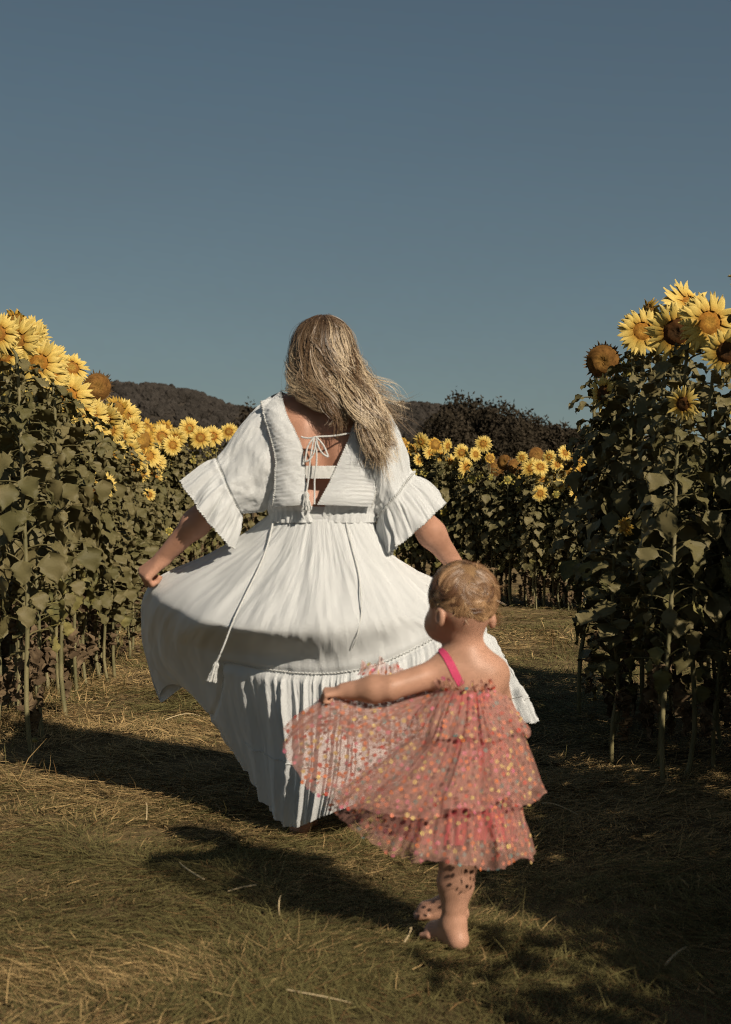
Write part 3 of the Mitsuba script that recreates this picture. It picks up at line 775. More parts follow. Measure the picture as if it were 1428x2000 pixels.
for hp, kn, an in ((lh, l_kn, l_an), (rh, r_kn, r_an)):
    wp += [cap(hp, kn, 0.085, 0.055, 0.05), cap(kn, kn + (an - kn) * 0.35, 0.053, 0.056, 0.03), cap(kn + (an - kn) * 0.35, an, 0.056, 0.036, 0.03)]
    heel = an + [0, -0.03, -0.052]
    wp += [cap(an, heel, 0.036, 0.030, 0.02), cap(heel, an + [0.01, 0.11, -0.058], 0.028, 0.026, 0.02), cap(an, an + [0.01, 0.11, -0.055], 0.034, 0.024, 0.03)]
    for i in range(5):
        x = (i - 2) * 0.0165
        wp.append(cap(an + [0.01 + x * 0.8, 0.09, -0.062], an + [0.01 + x, 0.165 - 0.006 * abs(i - 1), -0.072], 0.013, 0.0095, 0.006))
v, f = body(wp, 0.005)
put('person__skin', (v, f), 'skin', True)
labels['person'] = {'label': 'woman in a white ruffled maxi dress seen from behind, holding her skirt out wide', 'category': 'person'}
for s in (-1, 1):
    put('person__eye' + ('' if s < 0 else '_001'), trimesh.creation.icosphere(subdivisions=2, radius=0.0115).apply_translation(head_w + [s * 0.03, 0.083, 0.005]), 'eye_white', True)

# skirt: rows from the waist to the hem, columns from the lifted left edge round the back to the right edge and on round the front
SK = [[(532, 1000, 0), (548, 1003, -.06), (575, 1005, -.095), (603, 1006, -.11), (632, 1006, -.115), (660, 1006, -.11), (690, 1005, -.095), (713, 1003, -.06), (728, 1000, 0)],
      [(478, 1042, .03), (498, 1058, -.05), (540, 1070, -.12), (590, 1075, -.155), (637, 1076, -.165), (682, 1074, -.155), (722, 1068, -.12), (748, 1066, -.05), (757, 1072, .03)],
      [(398, 1088, .08), (420, 1112, -.03), (482, 1138, -.14), (560, 1152, -.215), (640, 1154, -.235), (712, 1146, -.215), (768, 1128, -.14), (798, 1118, -.03), (812, 1112, .07)],
      [(294, 1146, .14), (330, 1176, .01), (415, 1212, -.17), (525, 1230, -.275), (640, 1230, -.30), (738, 1218, -.28), (818, 1196, -.19), (866, 1172, -.02), (890, 1152, .14)],
      [(279, 1200, .30), (306, 1240, .22), (385, 1272, .08), (515, 1292, -.13), (640, 1300, -.235), (752, 1272, -.25), (852, 1222, -.18), (918, 1205, -.02), (945, 1225, .15)],
      [(281, 1255, .42), (308, 1284, .34), (405, 1340, .16), (528, 1380, -.15), (640, 1390, -.25), (755, 1358, -.28), (872, 1300, -.22), (950, 1280, -.03), (985, 1305, .12)],
      [(295, 1318, .46), (325, 1312, .38), (425, 1412, .20), (545, 1482, -.13), (635, 1488, -.26), (755, 1452, -.29), (882, 1388, -.23), (972, 1355, -.04), (1022, 1365, .1)],
      [(314, 1372, .47), (346, 1336, .39), (455, 1466, .22), (546, 1606, -.06), (620, 1600, -.22), (732, 1556, -.28), (882, 1470, -.24), (990, 1418, -.05), (1048, 1412, .08)]]
FR = []
for r, row in enumerate(SK):
    (xl, yl, dl), (xr, yr, dr2) = row[0], row[8]
    fy = [1000, 1052, 1100, 1160, 1230, 1300, 1360, 1400][r]
    fd = [.10, .14, .20, .27, .30, .31, .32, .33][r]
    FR.append([(xr + (xl - xr) * t, (yr + (yl - yr) * t) * (1 - m) + (fy - up * 13 * r) * m, fd * m + (1 - m) * (dr2 if t < .5 else dl)) for t, m, up in ((.12, .55, 0), (.35, 1.0, 0), (.65, 1.0, 0.3), (.88, .55, 1.3))])
C = np.array([[wm(*p) for p in row + fr] for row, fr in zip(SK, FR)])
NR, NC = 200, 780
S, tv, tu = patch(C, NR, NC, wrap=True)
rng = np.random.default_rng(3)
A, Bt = np.meshgrid(tu, tv)
# the seam of the flounce runs a little below row 4; pleats start there and again at the second seam
gone = 3.6 * np.clip((2.35 - A) / 1.2, 0, 1) ** 0.8 + 3.6 * np.clip((A - 11.5) / 1.2, 0, 1)      # the lifted side hangs smooth
seam1, seam2 = 4.22 + 0.06 * np.sin(A * 1.3) + gone, 6.05 + 0.05 * np.sin(A * 1.7) + gone
b1 = np.clip((Bt - seam1) / 0.25, 0, 1)
b2 = np.clip((Bt - seam2) / 0.25, 0, 1)
ph = A + 0.10 * fb(A * 1.3, Bt * 0.3, 4) * 4 + 0.05 * fb(A * 5, Bt * 0.2, 6) * 2
ridge = lambda x: np.abs(np.sin(x)) ** 0.55  # noqa: E731
hgt = fb(ph * 3.1, 0.0 * A, 77, 2) * 2
pleat = 0.62 * ridge(ph * np.pi * 2.9 + 3 * fb(ph * 1.1, 0 * A, 9)) + 0.5 * ridge(ph * np.pi * 6.1 + 4 * fb(ph * 0.9, 0 * A, 12)) - 0.8
fine = ridge(ph * np.pi * 13.7 + 5 * fb(ph * 2, Bt * 0.3, 13))
soft = fb(A * 2.2, Bt * 0.55 - A * 0.35, 21, 3)
amt = (0.014 + 0.016 * np.clip(Bt - seam1, 0, 1)) * b1 * (1 - 0.6 * b2) * pleat * (0.9 + 0.6 * hgt) + 0.016 * b2 * pleat + 0.004 * b1 * (fine - 0.6)
top = np.clip(1 - Bt / 2.6, 0, 1)
amt += 0.0026 * top * np.clip(Bt / 0.25, 0, 1) * np.sin(ph * 2 * np.pi * 2.6 + 5 * fb(ph * 1.2, Bt * 0.3, 33)) * (0.5 + fb(A * 1.7, 0 * A, 35) * 2)
amt += 0.030 * soft * np.clip(Bt / 1.2, 0, 1) * np.clip(1.3 - b1, 0.3, 1) + 0.003 * fb(A * 9, Bt * 1.6, 36, 3) * np.clip(Bt / 0.5, 0, 1)
amt += 0.012 * np.exp(-((Bt - seam1 - 0.05) / 0.10) ** 2)
S = displace(S, amt, True)
uvS = np.stack([A * 0.16, Bt * 0.14], -1).reshape(-1, 2)
cut1, cut2 = int(np.searchsorted(tv, 4.22)), int(np.searchsorted(tv, 6.05))


def rows(S, uv, a, b, key, bsdf, wrap=True):
    n = S.shape[1]
    put(key, (S[a:b].reshape(-1, 3), grid_faces(b - a, n, wrap)), bsdf, True, uv=uv.reshape(S.shape[0], n, 2)[a:b].reshape(-1, 2))


rows(S, uvS, 0, cut1 + 1, 'person__skirt', 'gauze')
rows(S, uvS, cut1, cut2 + 1, 'person__skirt__flounce', 'gauze')
rows(S, uvS, cut2, NR, 'person__skirt__flounce_001', 'gauze')


def scallop(line, r, amp, n_wave, closed=False, out=None):
    """A crocheted edging: a small tube that waves along a line."""
    n = len(line)
    t = np.arange(n)
    w = np.sin(t * 2 * np.pi * n_wave / n + 2.5 * fb(t * n_wave * 0.33 / n, 0.0 * t, n_wave) * 2) * (0.6 + 1.6 * np.abs(fb(t * n_wave * 0.7 / n, 0.0 * t, n_wave + 1)))
    nrm = np.cross(np.gradient(line, axis=0), [0, 1.0, 0])
    nrm /= np.linalg.norm(nrm, axis=1, keepdims=True) + 1e-9
    return tubes((line + nrm * (amp * w)[:, None] + np.array([0, -1, 0]) * (amp * 0.8 * np.cos(t * 2 * np.pi * n_wave / n))[:, None])[None], np.full((1, n), r), 5)




def seam_line(seam, lo, hi, n):
    a = np.linspace(lo, hi, n)
    c = (a * NC / 13).astype(int)
    r = np.clip((seam[0, c] + 0.02) / 7 * (NR - 1), 0, NR - 1.01)
    k, t = r.astype(int), (r - r.astype(int))[:, None]
    return S[k, c] * (1 - t) + S[k + 1, c] * t


put('person__skirt__edging', scallop(curve(seam_line(seam1, 2.15, 8.4, 300) + [0, -0.005, 0], 1100), 0.0016, 0.0022, 118), 'trim', True)
put('person__skirt__edging_001', scallop(curve(seam_line(seam2, 2.4, 8.4, 300) + [0, -0.004, 0], 600), 0.0015, 0.0018, 80), 'trim', True)

# bodice
zr = np.array([0.99, 1.03, 1.06, 1.12, 1.20, 1.28, 1.33, 1.365, 1.392])
ar = np.array([0.158, 0.178, 0.188, 0.188, 0.192, 0.196, 0.188, 0.165, 0.125])
br = np.array([0.108, 0.132, 0.142, 0.135, 0.132, 0.128, 0.108, 0.085, 0.066])
vl = np.interp(zr, [0.99, 1.02, 1.10, 1.18, 1.27, 1.33, 1.392], [0.0, 0.012, 0.050, 0.078, 0.108, 0.128, 0.130])      # half openings of the back neckline
vr = np.interp(zr, [0.99, 1.02, 1.10, 1.18, 1.27, 1.33, 1.392], [0.0, 0.004, 0.030, 0.060, 0.090, 0.108, 0.112])
af, bf, lf, rf = (PchipInterpolator(zr, q) for q in (ar, br, vl, vr))
zz = np.linspace(0.99, 1.392, 90)
u = np.linspace(0, 1, 260)
p0 = np.arcsin(np.clip((lf(zz) + 0.025) / af(zz), 0, 0.999))
p1 = 2 * np.pi - np.arcsin(np.clip((rf(zz) - 0.0) / af(zz), 0, 0.999))
PH = p0[:, None] + (p1 - p0)[:, None] * u[None]
Bd = np.stack([WX - af(zz)[:, None] * np.sin(PH), DW - bf(zz)[:, None] * np.cos(PH), np.repeat(zz[:, None], 260, 1)], -1)
Bd = push_out(Bd, wp[:10], 0.010)
gath = np.clip(1 - (zz - 0.99) / 0.10, 0, 1)[:, None]
Bd = displace(Bd, 0.003 * gath * np.sin(PH * 46 + 4 * fb(PH * 3, zz[:, None] * 20, 5)) + 0.009 * fb(PH * 3.0, zz[:, None] * 9, 8) + 0.0)
put('person__bodice', (Bd.reshape(-1, 3), grid_faces(90, 260)), 'gauze', True, uv=cloth_uv(Bd))


def back_y(X, Z):
    q = np.clip((X - WX) / af(np.clip(Z, 0.99, 1.392)), -0.97, 0.97)
    return DW - bf(np.clip(Z, 0.99, 1.392)) * np.sqrt(1 - q * q)


def yoke(key, inner, outer, seed):
    """The gathered band along the neckline, standing proud of the back, with a crocheted edge on either side."""
    a, b = curve([wm(*p)[[0, 2]] for p in inner], 150), curve([wm(*p)[[0, 2]] for p in outer], 150)
    c = np.linspace(0, 1, 26)
    XZ = a[:, None] * (1 - c[None, :, None]) + b[:, None] * c[None, :, None]
    Y = back_y(XZ[..., 0], XZ[..., 1]) - 0.016 - 0.022 * np.sin(c * np.pi * 0.62)[None]
    G = np.stack([XZ[..., 0], Y, XZ[..., 1]], -1)
    G = push_out(G, wp[:10], 0.016)
    t = np.linspace(0, 1, 150)[:, None]
    G = displace(G, 0.0050 * fb(t * 22 + c[None] * 2.5 + 1.5 * fb(t * 6, c[None] * 2, seed + 9), c[None] * 3.0, seed, 4) + 0.0007 * np.sin(t * 170 + 9 * fb(t * 9, c[None] * 3, seed + 2)) * c[None] + 0.010 * fb(t * 5, c[None] * 1.5, seed + 4))
    put(key, (G.reshape(-1, 3), grid_faces(150, 26)), 'gauze', True, uv=cloth_uv(G)[:, ::-1])
    put(key + '__edging', join([scallop(curve(G[:, -1], 400), 0.0019, 0.0024, 52), scallop(curve(G[:, 0], 300), 0.0013, 0.0014, 48)]), 'trim', True)


yoke('person__neck_band', [(553, 774), (562, 810), (580, 846), (594, 880), (600, 930), (606, 985)], [(512, 786), (524, 830), (536, 870), (544, 910), (543, 950), (536, 990)], 41)
yoke('person__neck_band_001', [(704, 796), (692, 840), (676, 876), (660, 912), (645, 945), (624, 985)], [(748, 812), (746, 850), (742, 890), (738, 930), (733, 960), (726, 990)], 43)
wb = np.stack([np.stack([WX - (0.164 + o) * np.sin(np.linspace(0, 2 * np.pi, 200)), DW - (0.118 + o) * np.cos(np.linspace(0, 2 * np.pi, 200)), np.full(200, z)], -1) for z, o in ((1.040, -0.002), (1.034, 0.003), (1.02, 0.004), (1.005, 0.004), (0.999, 0.001))])
put('person__waistband', (wb.reshape(-1, 3), grid_faces(5, 200)), 'gauze', True, uv=cloth_uv(wb))


def sleeve(key, rings, seed):
    """Rings from the armhole to the hem: (top point, bottom point, half depth, depth offset); the last part is the pleated flounce."""
    ang = np.linspace(0, 2 * np.pi, 16, endpoint=False)
    Cc = []
    for (tx, ty), (bx, by), hd, dy in rings:
        t_, b_ = wm(tx, ty, dy), wm(bx, by, dy)
        m, h = (t_ + b_) / 2, (t_ - b_) / 2
        Cc.append(m + np.cos(ang)[:, None] * h - np.sin(ang)[:, None] * np.array([0, hd, 0]) * (1 - 0.25 * (np.cos(ang)[:, None] > 0.3)))
    S, tv, tu = patch(np.array(Cc), 110, 260, wrap=True)
    A, Bt = np.meshgrid(tu / 16 * 2 * np.pi, tv)
    Bt = Bt - 1
    fl = np.clip((Bt - 2.0) / 0.5, 0, 1)
    wv = np.sin(A * 8 + 14 * fb(A * 1.5, 0.3 * Bt, seed)) + 0.6 * np.sin(A * 15 + 14 * fb(A * 2, 0.3 * Bt, seed + 1)) + 0.25 * np.sin(A * 37 + 9 * fb(A * 3, 0.4 * Bt, seed + 2))
    S = displace(S, 0.0095 * fl * wv * (0.35 + 0.5 * (Bt - 2)) * (0.7 + 1.4 * fb(A * 2.3, 0 * A, seed + 5)) + (1 - fl) * 0.020 * fb(A * 2.5, Bt * 1.3, seed + 2) + 0.007 * np.exp(-((Bt - 2.08) / 0.06) ** 2), True)
    uv = np.stack([A * 0.09, Bt * 0.07], -1)
    cut = int(np.searchsorted(tv, 3.0))
    S0 = S[:cut + 1]
    rows(S, uv.reshape(-1, 2), 0, cut + 1, key, 'gauze')
    rows(S, uv.reshape(-1, 2), cut, 110, key + '__flounce', 'gauze')
    ring = np.vstack([S[cut + 1], S[cut + 1, :1]])
    hem = np.vstack([S[-1], S[-1, :1]])
    put(key + '__edging', join([scallop(curve(ring, 700), 0.0018, 0.0024, 84), scallop(curve(hem, 700), 0.0015, 0.0022, 90)]), 'trim', True)


sleeve('person__sleeve', [((548, 772), (556, 985), .088, .0), ((505, 795), (530, 990), .105, -.005), ((462, 842), (510, 1000), .095, -.01), ((424, 890), (476, 1004), .085, -.02), ((392, 914), (466, 1034), .09, -.03), ((358, 946), (452, 1068), .10, -.03)], 51)
sleeve('person__sleeve_001', [((712, 794), (706, 990), .088, .0), ((756, 806), (722, 995), .108, -.005), ((786, 856), (728, 1002), .095, -.01), ((804, 922), (738, 1008), .085, -.02), ((836, 948), (744, 1050), .09, -.03), ((866, 986), (750, 1088), .10, -.03)], 53)


def off(px, py, o=0.02):
    """A point just in front of the bodice's back."""
    p = wm(px, py)
    return np.array([p[0], back_y(p[0], p[2]) - o, p[2]])


def tassel(top, down, ln, seed, r=0.010):
    rng = np.random.default_rng(seed)
    n = 46
    d = np.asarray(down, float) / np.linalg.norm(down)
    s = np.linspace(0, 1, 7)
    o = rng.normal(0, 1, (n, 3))
    o -= (o @ d)[:, None] * d
    o /= np.linalg.norm(o, axis=1, keepdims=True)
    wv = np.interp(s, [0, .12, .25, 1], [.35, .85, .5, 1.25])
    P = top + d * (ln * s)[None, :, None] + o[:, None] * (r * rng.uniform(0.3, 1, n)[:, None] * wv)[..., None] + rng.normal(0, 0.0008, (n, 7, 3))
    return tubes(P, np.full((n, 7), 0.0016), 4)


put('person__tie', join([tube([off(592, 857), off(612, 860, .024), off(618, 858, .028), off(650, 856, .024), off(684, 850, .022)], .0028, 30, 5),
                         tube([off(618, 858, .03), off(604, 880, .034), off(600, 905, .034), off(610, 900, .036), off(620, 866, .036)], .0030, 30, 5),
                         tube([off(620, 858, .03), off(636, 876, .034), off(644, 896, .034), off(634, 890, .036), off(622, 864, .036)], .0030, 30, 5),
                         tube([off(617, 860, .03), off(610, 900, .03), off(606, 940, .03), off(602, 966, .03)], .0028, 30, 5), tube([off(621, 860, .03), off(622, 900, .032), off(618, 945, .03), off(618, 985, .03)], .0028, 30, 5)]), 'trim', True)
put('person__tie__tassel', tassel(off(602, 962, .034), [0.03, 0, -1], .055, 1, .013), 'trim', True)
br_ = np.stack([np.stack([off(x, y0 + (y1 - y0) * t, .006 - 0.004 * (t - .5) ** 2) for x in np.linspace(590, 662, 60)]) for t, y0, y1 in ((t, 912, 936) for t in np.linspace(0, 1, 8))])
br_ = displace(push_out(br_, wp[:10], 0.004), 0.004 * fb(np.linspace(0, 9, 60)[None], np.linspace(0, 2, 8)[:, None], 3))
put('person__underwear_band', (br_.reshape(-1, 3), grid_faces(8, 60)), 'trim', True)


def on_skirt(px, py, o=0.012):
    """A point just off the back of the skirt, by its place across and down the cloth."""
    p = wm(px, py, -0.2)
    back = S[:, :int(NC * 9 / 13)].reshape(-1, 3)
    q = np.stack([CX + back[:, 0] * FOC / back[:, 1], CY - (back[:, 2] - EYE) * FOC / back[:, 1]], 1)
    k = np.argsort(((q - [px, py]) ** 2).sum(1))[:12]
    y = back[k, 1].min() - o
    return W(px, py, y)


cord = [on_skirt(*p) for p in ((534, 1012), (524, 1060), (505, 1110), (478, 1165), (452, 1222))] + [on_skirt(452, 1222) + [(436 - 452) / 600, 0.0, -(1264 - 1222) / 600], on_skirt(452, 1222) + [(424 - 452) / 600, 0.01, -(1290 - 1222) / 600]]
put('person__cord', tube(cord, .0030, 60, 6), 'trim', True)
put('person__cord__tassel', tassel(cord[-1], [-0.25, 0, -1], .060, 2, .013), 'trim', True)
put('person__cord_001', tube([on_skirt(*p, .006) for p in ((676, 1020), (688, 1070), (702, 1130), (706, 1190), (698, 1240), (688, 1266))], .0020, 60, 5), 'trim', True)

# her hair: locks of many strands from the crown, swept to one side by the wind
HC, HR = head_w + [0, 0, 0.004], np.array([0.081, 0.101, 0.119])


def strands(guides, per, spread, seed, r, S_=34, wave=0.012, frizz=0.0022, tones=None):
    rng = np.random.default_rng(seed)
    P, col = [], []
    s = np.linspace(0, 1, S_)
    for gi, g in enumerate(guides):
        n = per
        full = PchipInterpolator(np.linspace(0, 1, 80), curve(g, 80))
        c = full(s)
        cut = np.minimum(1.0, rng.uniform(0.62 if gi < len(guides) * 0.48 else 0.48, 1.06, n))[:, None] * s[None]
        o = rng.normal(0, 1, (n, 3)) * [1, 0.75, 0.6]
        sp = spread * np.interp(s, [0, 0.25, 0.6, 1], [0.55, 0.8, 1.0, 0.9])
        w0, w1, a0 = rng.uniform(0, 6.28), rng.uniform(1.0, 2.2), rng.uniform(0.3, 1.3)
        wv = wave * a0 * np.sin(s * w1 * 2 * np.pi + w0) * np.clip(s * 2.2 - 0.35, 0, 1)
        k = full(cut) + o[:, None] * sp[None, :, None] + np.stack([wv, 0.5 * np.roll(wv, 4), 0 * wv], 1)[None]
        ph = rng.uniform(0, 6.28, (n, 1, 3))
        fq, p0_ = rng.uniform(3, 9, (1, 1, 3)), rng.uniform(0, 6.28, (1, 1, 3))
        k = k + frizz * np.sin(s[None, :, None] * fq * (1 + 0.04 * rng.standard_normal((n, 1, 1))) + p0_ + 0.10 * ph) * np.clip(s * 2, 0.1, 1)[None, :, None]
        k = k + 0.5 * frizz * (rng.random((n, 1, 1)) < 0.12) * np.sin(s[None, :, None] * 5 + ph)
        ln = rng.uniform(0.82, 1.0, n)
        P.append(k + (k[:, -1:] - k[:, -3:-2]) * 0 )
        tone = rng.uniform(0, 1)
        dk = 0.40 if tones is None else tones[gi]
        tone = np.clip(rng.choice([0.10, 0.5, 0.95], p=[dk, 0.6 * (1 - dk), 0.4 * (1 - dk)]) + rng.normal(0, 0.10), 0, 1)
        root = np.array([0.075, 0.043, 0.022]) * (0.7 + 0.9 * tone)
        tip = np.array([0.16, 0.095, 0.048]) * (1 - tone) + np.array([0.54, 0.425, 0.28]) * tone
        m = np.clip(s * (1.4 + 1.5 * tone) - 0.12 + 0.2 * (tone - 0.5), 0, 1)
        cc = root * (1 - m)[:, None] + tip * m[:, None]
        col.append(np.repeat((cc[None] * rng.uniform(0.86, 1.14, (n, 1, 1)))[:, :, None], 2, 2))
    P = np.concatenate(P)
    # keep the strands outside the head
    q = (P - HC) / HR
    d = np.linalg.norm(q, axis=2, keepdims=True)
    P = np.where(d < 1.0, HC + q / np.maximum(d, 1e-6) * HR * (1.0 + 0.02 * rng.random((len(P), 1, 1))), P)
    v, f = ribbons(P, 2 * r * np.interp(s, [0, 0.7, 1], [1, 1, 0.35])[None] * np.ones((len(P), 1)), HC + [0, 0.02, -0.1], rng)
    return (v, f), np.concatenate(col).reshape(-1, 3)


def scalp(az, el):
    """A point of the scalp: az from the back of the head (towards the camera) to its right, el up."""
    return HC + HR * np.array([math.sin(az) * math.cos(el), -math.cos(az) * math.cos(el), math.sin(el)])


rng = np.random.default_rng(17)
gd = []
crown = wm(630, 622, -0.02)
for i in range(130):
    u_ = i / 129                                   # 0 = left side, 1 = right side
    az = -1.75 + 3.5 * u_ + rng.normal(0, 0.05)
    lay = rng.uniform(0, 1)
    a0 = scalp(az * 0.55, 1.32 - 0.25 * rng.random())
    a1 = scalp(az, 0.75) + np.array([math.sin(az), -math.cos(az), 0]) * 0.008
    a2 = scalp(az, 0.05) + np.array([math.sin(az), -math.cos(az), 0]) * (0.004 + 0.010 * lay)
    if u_ < 0.30:      # hangs at the left, then turns under and across the nape
        e = [wm(586 + 60 * u_ + rng.normal(0, 8), 742 + rng.normal(0, 10), -.07 - .03 * lay), wm(606 + 80 * u_ + rng.normal(0, 8), 772 + rng.normal(0, 8), -.10 - .03 * lay), wm(648 + 70 * u_ + rng.normal(0, 10), 782 + rng.normal(0, 10), -.115 - .03 * lay)]
    elif u_ < 0.37 or 0.43 < u_ < 0.50:      # ends at the nape
        e = [wm(606 + 120 * (u_ - .3) + rng.normal(0, 9), 742, -.09 - .04 * lay), wm(628 + 120 * (u_ - .3) + rng.normal(0, 9), 768, -.115 - .03 * lay), wm(650 + 100 * (u_ - .3) + rng.normal(0, 9), 786 + rng.normal(0, 8), -.125 - .02 * lay)]
    elif u_ < 0.44:
        e = [wm(625 + rng.normal(0, 9), 742, -.10 - .04 * lay), wm(645 + rng.normal(0, 9), 778, -.125 - .03 * lay), wm(662 + rng.normal(0, 7), 812 + rng.normal(0, 12), -.135 - .02 * lay), wm(668 + rng.normal(0, 6), 838 + rng.normal(0, 14), -.135 - .02 * lay)]
    elif u_ < 0.72:
        e = [wm(672 + rng.normal(0, 9), 742, -.10 - .04 * lay), wm(708 + rng.normal(0, 9), 790, -.14 - .03 * lay), wm(730 + rng.normal(0, 9), 842, -.15 - .03 * lay), wm(738 + rng.normal(0, 14), 885 + rng.normal(0, 22), -.155 - .03 * lay)]
    else:
        e = [wm(684 + 10 * (u_ - .7) + rng.normal(0, 6), 728, -.08 - .05 * lay), wm(712 + 20 * (u_ - .7) + rng.normal(0, 8), 782, -.12 - .05 * lay), wm(738 + rng.normal(0, 12), 832, -.14 - .04 * lay), wm(746 + rng.normal(0, 18), 872 + rng.normal(0, 24), -.14 - .04 * lay)]
    gd.append([a0, a1, a2] + e)
h1, c1 = strands(gd, 105, 0.0088, 18, 0.00085, S_=30, wave=0.016, tones=[0.32 + 0.5 * math.exp(-((i / 129 - 0.42) / 0.17) ** 2) for i in range(130)])
wisp = []
for i in range(24):
    y0 = rng.uniform(742, 796)
    wisp.append([scalp(1.0, 0.6), scalp(1.2, 0.1) + [0.01, -0.01, 0], wm(714 + rng.normal(0, 6), y0 - 14, -.06), wm(748 + rng.normal(0, 8), y0 + rng.uniform(0, 30), -.07), wm(790 + rng.normal(0, 20), y0 + rng.uniform(5, 80), -.06)])
h2, c2 = strands(wisp, 16, 0.010, 19, 0.0006, wave=0.012, frizz=0.003)
fly = []
for i in range(26):
    az = rng.uniform(-1.6, 1.6)
    a = scalp(az, rng.uniform(0.3, 1.1))
    out = np.array([math.sin(az), -0.4, 0.3])
    fly.append([a, a + out * 0.012 + [0.01, 0, -0.03], a + out * rng.uniform(0.012, 0.03) + [0.025, 0, -0.10], a + out * rng.uniform(0.01, 0.035) + [0.05, 0, -0.17]])
h3, c3 = strands(fly, 5, 0.006, 20, 0.0005, wave=0.006)
capm = trimesh.creation.icosphere(subdivisions=4, radius=1.0)
cv = capm.vertices * (HR + 0.001) + HC
keep = (capm.vertices[:, 1] < 0.35) | (capm.vertices[:, 2] > 0.45)
kf = capm.faces[keep[capm.faces].all(1) & (capm.vertices[capm.faces].mean(1)[:, 2] > -0.65)]
hv, hf = join([h1, h2, h3, (cv, kf)])
put('person__hair', (hv, hf), 'hair', True, color=np.vstack([c1, c2, c3, np.tile([0.09, 0.052, 0.026], (len(cv), 1))]), label='long wavy blonde hair with brown roots blown to one side')

# ---------------------------------------------------------------- the toddler
DC = 3.36


def cm(px, py, dy=0.0):
    return W(px, py, DC + dy)


ch = cm(903, 1172)
cx_ = cm(910, 1300)[0]
sL, eL, wL = cm(876, 1308, -.01), cm(762, 1344, -.05), cm(672, 1350, -.02)
sR, eR, wR = cm(962, 1318, .02), cm(985, 1400, .10), cm(950, 1440, .19)
zt = cm(0, 1345)[2]
AF = frame([1, 0.15, 0], [0, 0.25, 1])
cp = [ell(ch, [0.077, 0.090, 0.083], 0.02), ell(ch + [-0.030, 0.035, -0.058], [0.052, 0.058, 0.050], 0.03), ell(ch + [-0.055, 0.045, -0.062], [0.030, 0.030, 0.032], 0.02),
      cap(ch + [0.004, -0.005, -0.06], cm(912, 1290), 0.042, 0.040, 0.03), cap(cm(885, 1312), cm(952, 1318), 0.042, 0.042, 0.04), cap(cm(898, 1285), cm(878, 1308), 0.030, 0.034, 0.03), cap(cm(925, 1285), cm(958, 1315), 0.030, 0.034, 0.03),
      ell([cx_, DC, zt - 0.03], [0.076, 0.062, 0.12], 0.04), ell([cx_ - 0.005, DC + 0.005, zt - 0.20], [0.080, 0.072, 0.11], 0.04),
      cap(ch + [-0.042, 0.085, -0.022], ch + [-0.046, 0.092, -0.030], 0.009, 0.011, 0.01),
      ell(ch + [-0.056, -0.062, -0.036], [0.0075, 0.015, 0.023], 0.004, frame([-0.75, -0.66, 0.0], [0.1, 0.1, 1]).T), ell(cm(962, 1212, .005), [0.010, 0.014, 0.020], 0.006), ell(ch + [-0.064, -0.066, -0.034], [0.006, 0.008, 0.014], 0.004, cut=True),
      cap(sL, eL, 0.034, 0.029, 0.03), cap(eL, eL + (wL - eL) * 0.35, 0.029, 0.030, 0.008), cap(eL + (wL - eL) * 0.35, wL, 0.030, 0.020, 0.02),
      cap(sR, eR, 0.034, 0.028, 0.03), cap(eR, wR, 0.028, 0.020, 0.02)]
cp += hand(wL, [-1, 0.05, -0.12], [-0.1, -0.30, 1.0], -1, 0.53, curl=(62, 88, 45), spread=8, thumb=(0.75, 0.35, -0.65))
cp += hand(wR, [-0.3, 0.4, -0.5], [0.6, -0.2, 0.5], 1, 0.50, curl=(60, 80, 50))
rK, rA = cm(893, 1680, -.01), cm(886, 1812, -.005)
lK, lA = cm(902, 1665, .12), cm(884, 1795, .20)
for hp, kn, an, fd_ in (([cx_ + 0.03, DC, zt - 0.27], rK, rA, np.array([-0.50, 0.62, 0])), ([cx_ - 0.035, DC + 0.02, zt - 0.27], lK, lA, np.array([-0.97, 0.22, 0]))):
    hp = np.array(hp)
    gz = -0.005
    an = np.array([an[0], an[1], 0.055])
    cp += [cap(hp, kn, 0.062, 0.040, 0.03), cap(kn, kn + (an - kn) * 0.35, 0.037, 0.041, 0.02), cap(kn + (an - kn) * 0.35, an, 0.041, 0.024, 0.02)]
    fd_ /= np.linalg.norm(fd_)
    pd = np.array([-fd_[1], fd_[0], 0])
    heel = an - fd_ * 0.016 + [0, 0, -0.032]
    cp += [cap(an, heel, 0.026, 0.023, 0.015), cap(heel, an + fd_ * 0.068 + [0, 0, -0.034], 0.022, 0.023, 0.015), cap(an, an + fd_ * 0.06 + [0, 0, -0.028], 0.026, 0.020, 0.02)]
    for i in range(5):
        cp.append(cap(an + fd_ * 0.06 + pd * (i - 2) * 0.0115 + [0, 0, -0.036], an + fd_ * (0.095 - 0.004 * abs(i - 1.5)) + pd * (i - 2) * 0.0125 + [0, 0, -0.042], 0.0095, 0.0075, 0.004))
v, f = body(cp, 0.0027)
put('person_001__skin', (v, f), 'skin_child', True)
labels['person_001'] = {'label': 'toddler seen from behind, holding out the skirt of a spotted pink tulle dress', 'category': 'person'}
for s in (-1, 1):
    put('person_001__eye' + ('' if s < 0 else '_001'), trimesh.creation.icosphere(subdivisions=2, radius=0.010).apply_translation(ch + [-0.042 + s * 0.026, 0.070 + s * 0.006, -0.008]), 'eye_white', True)

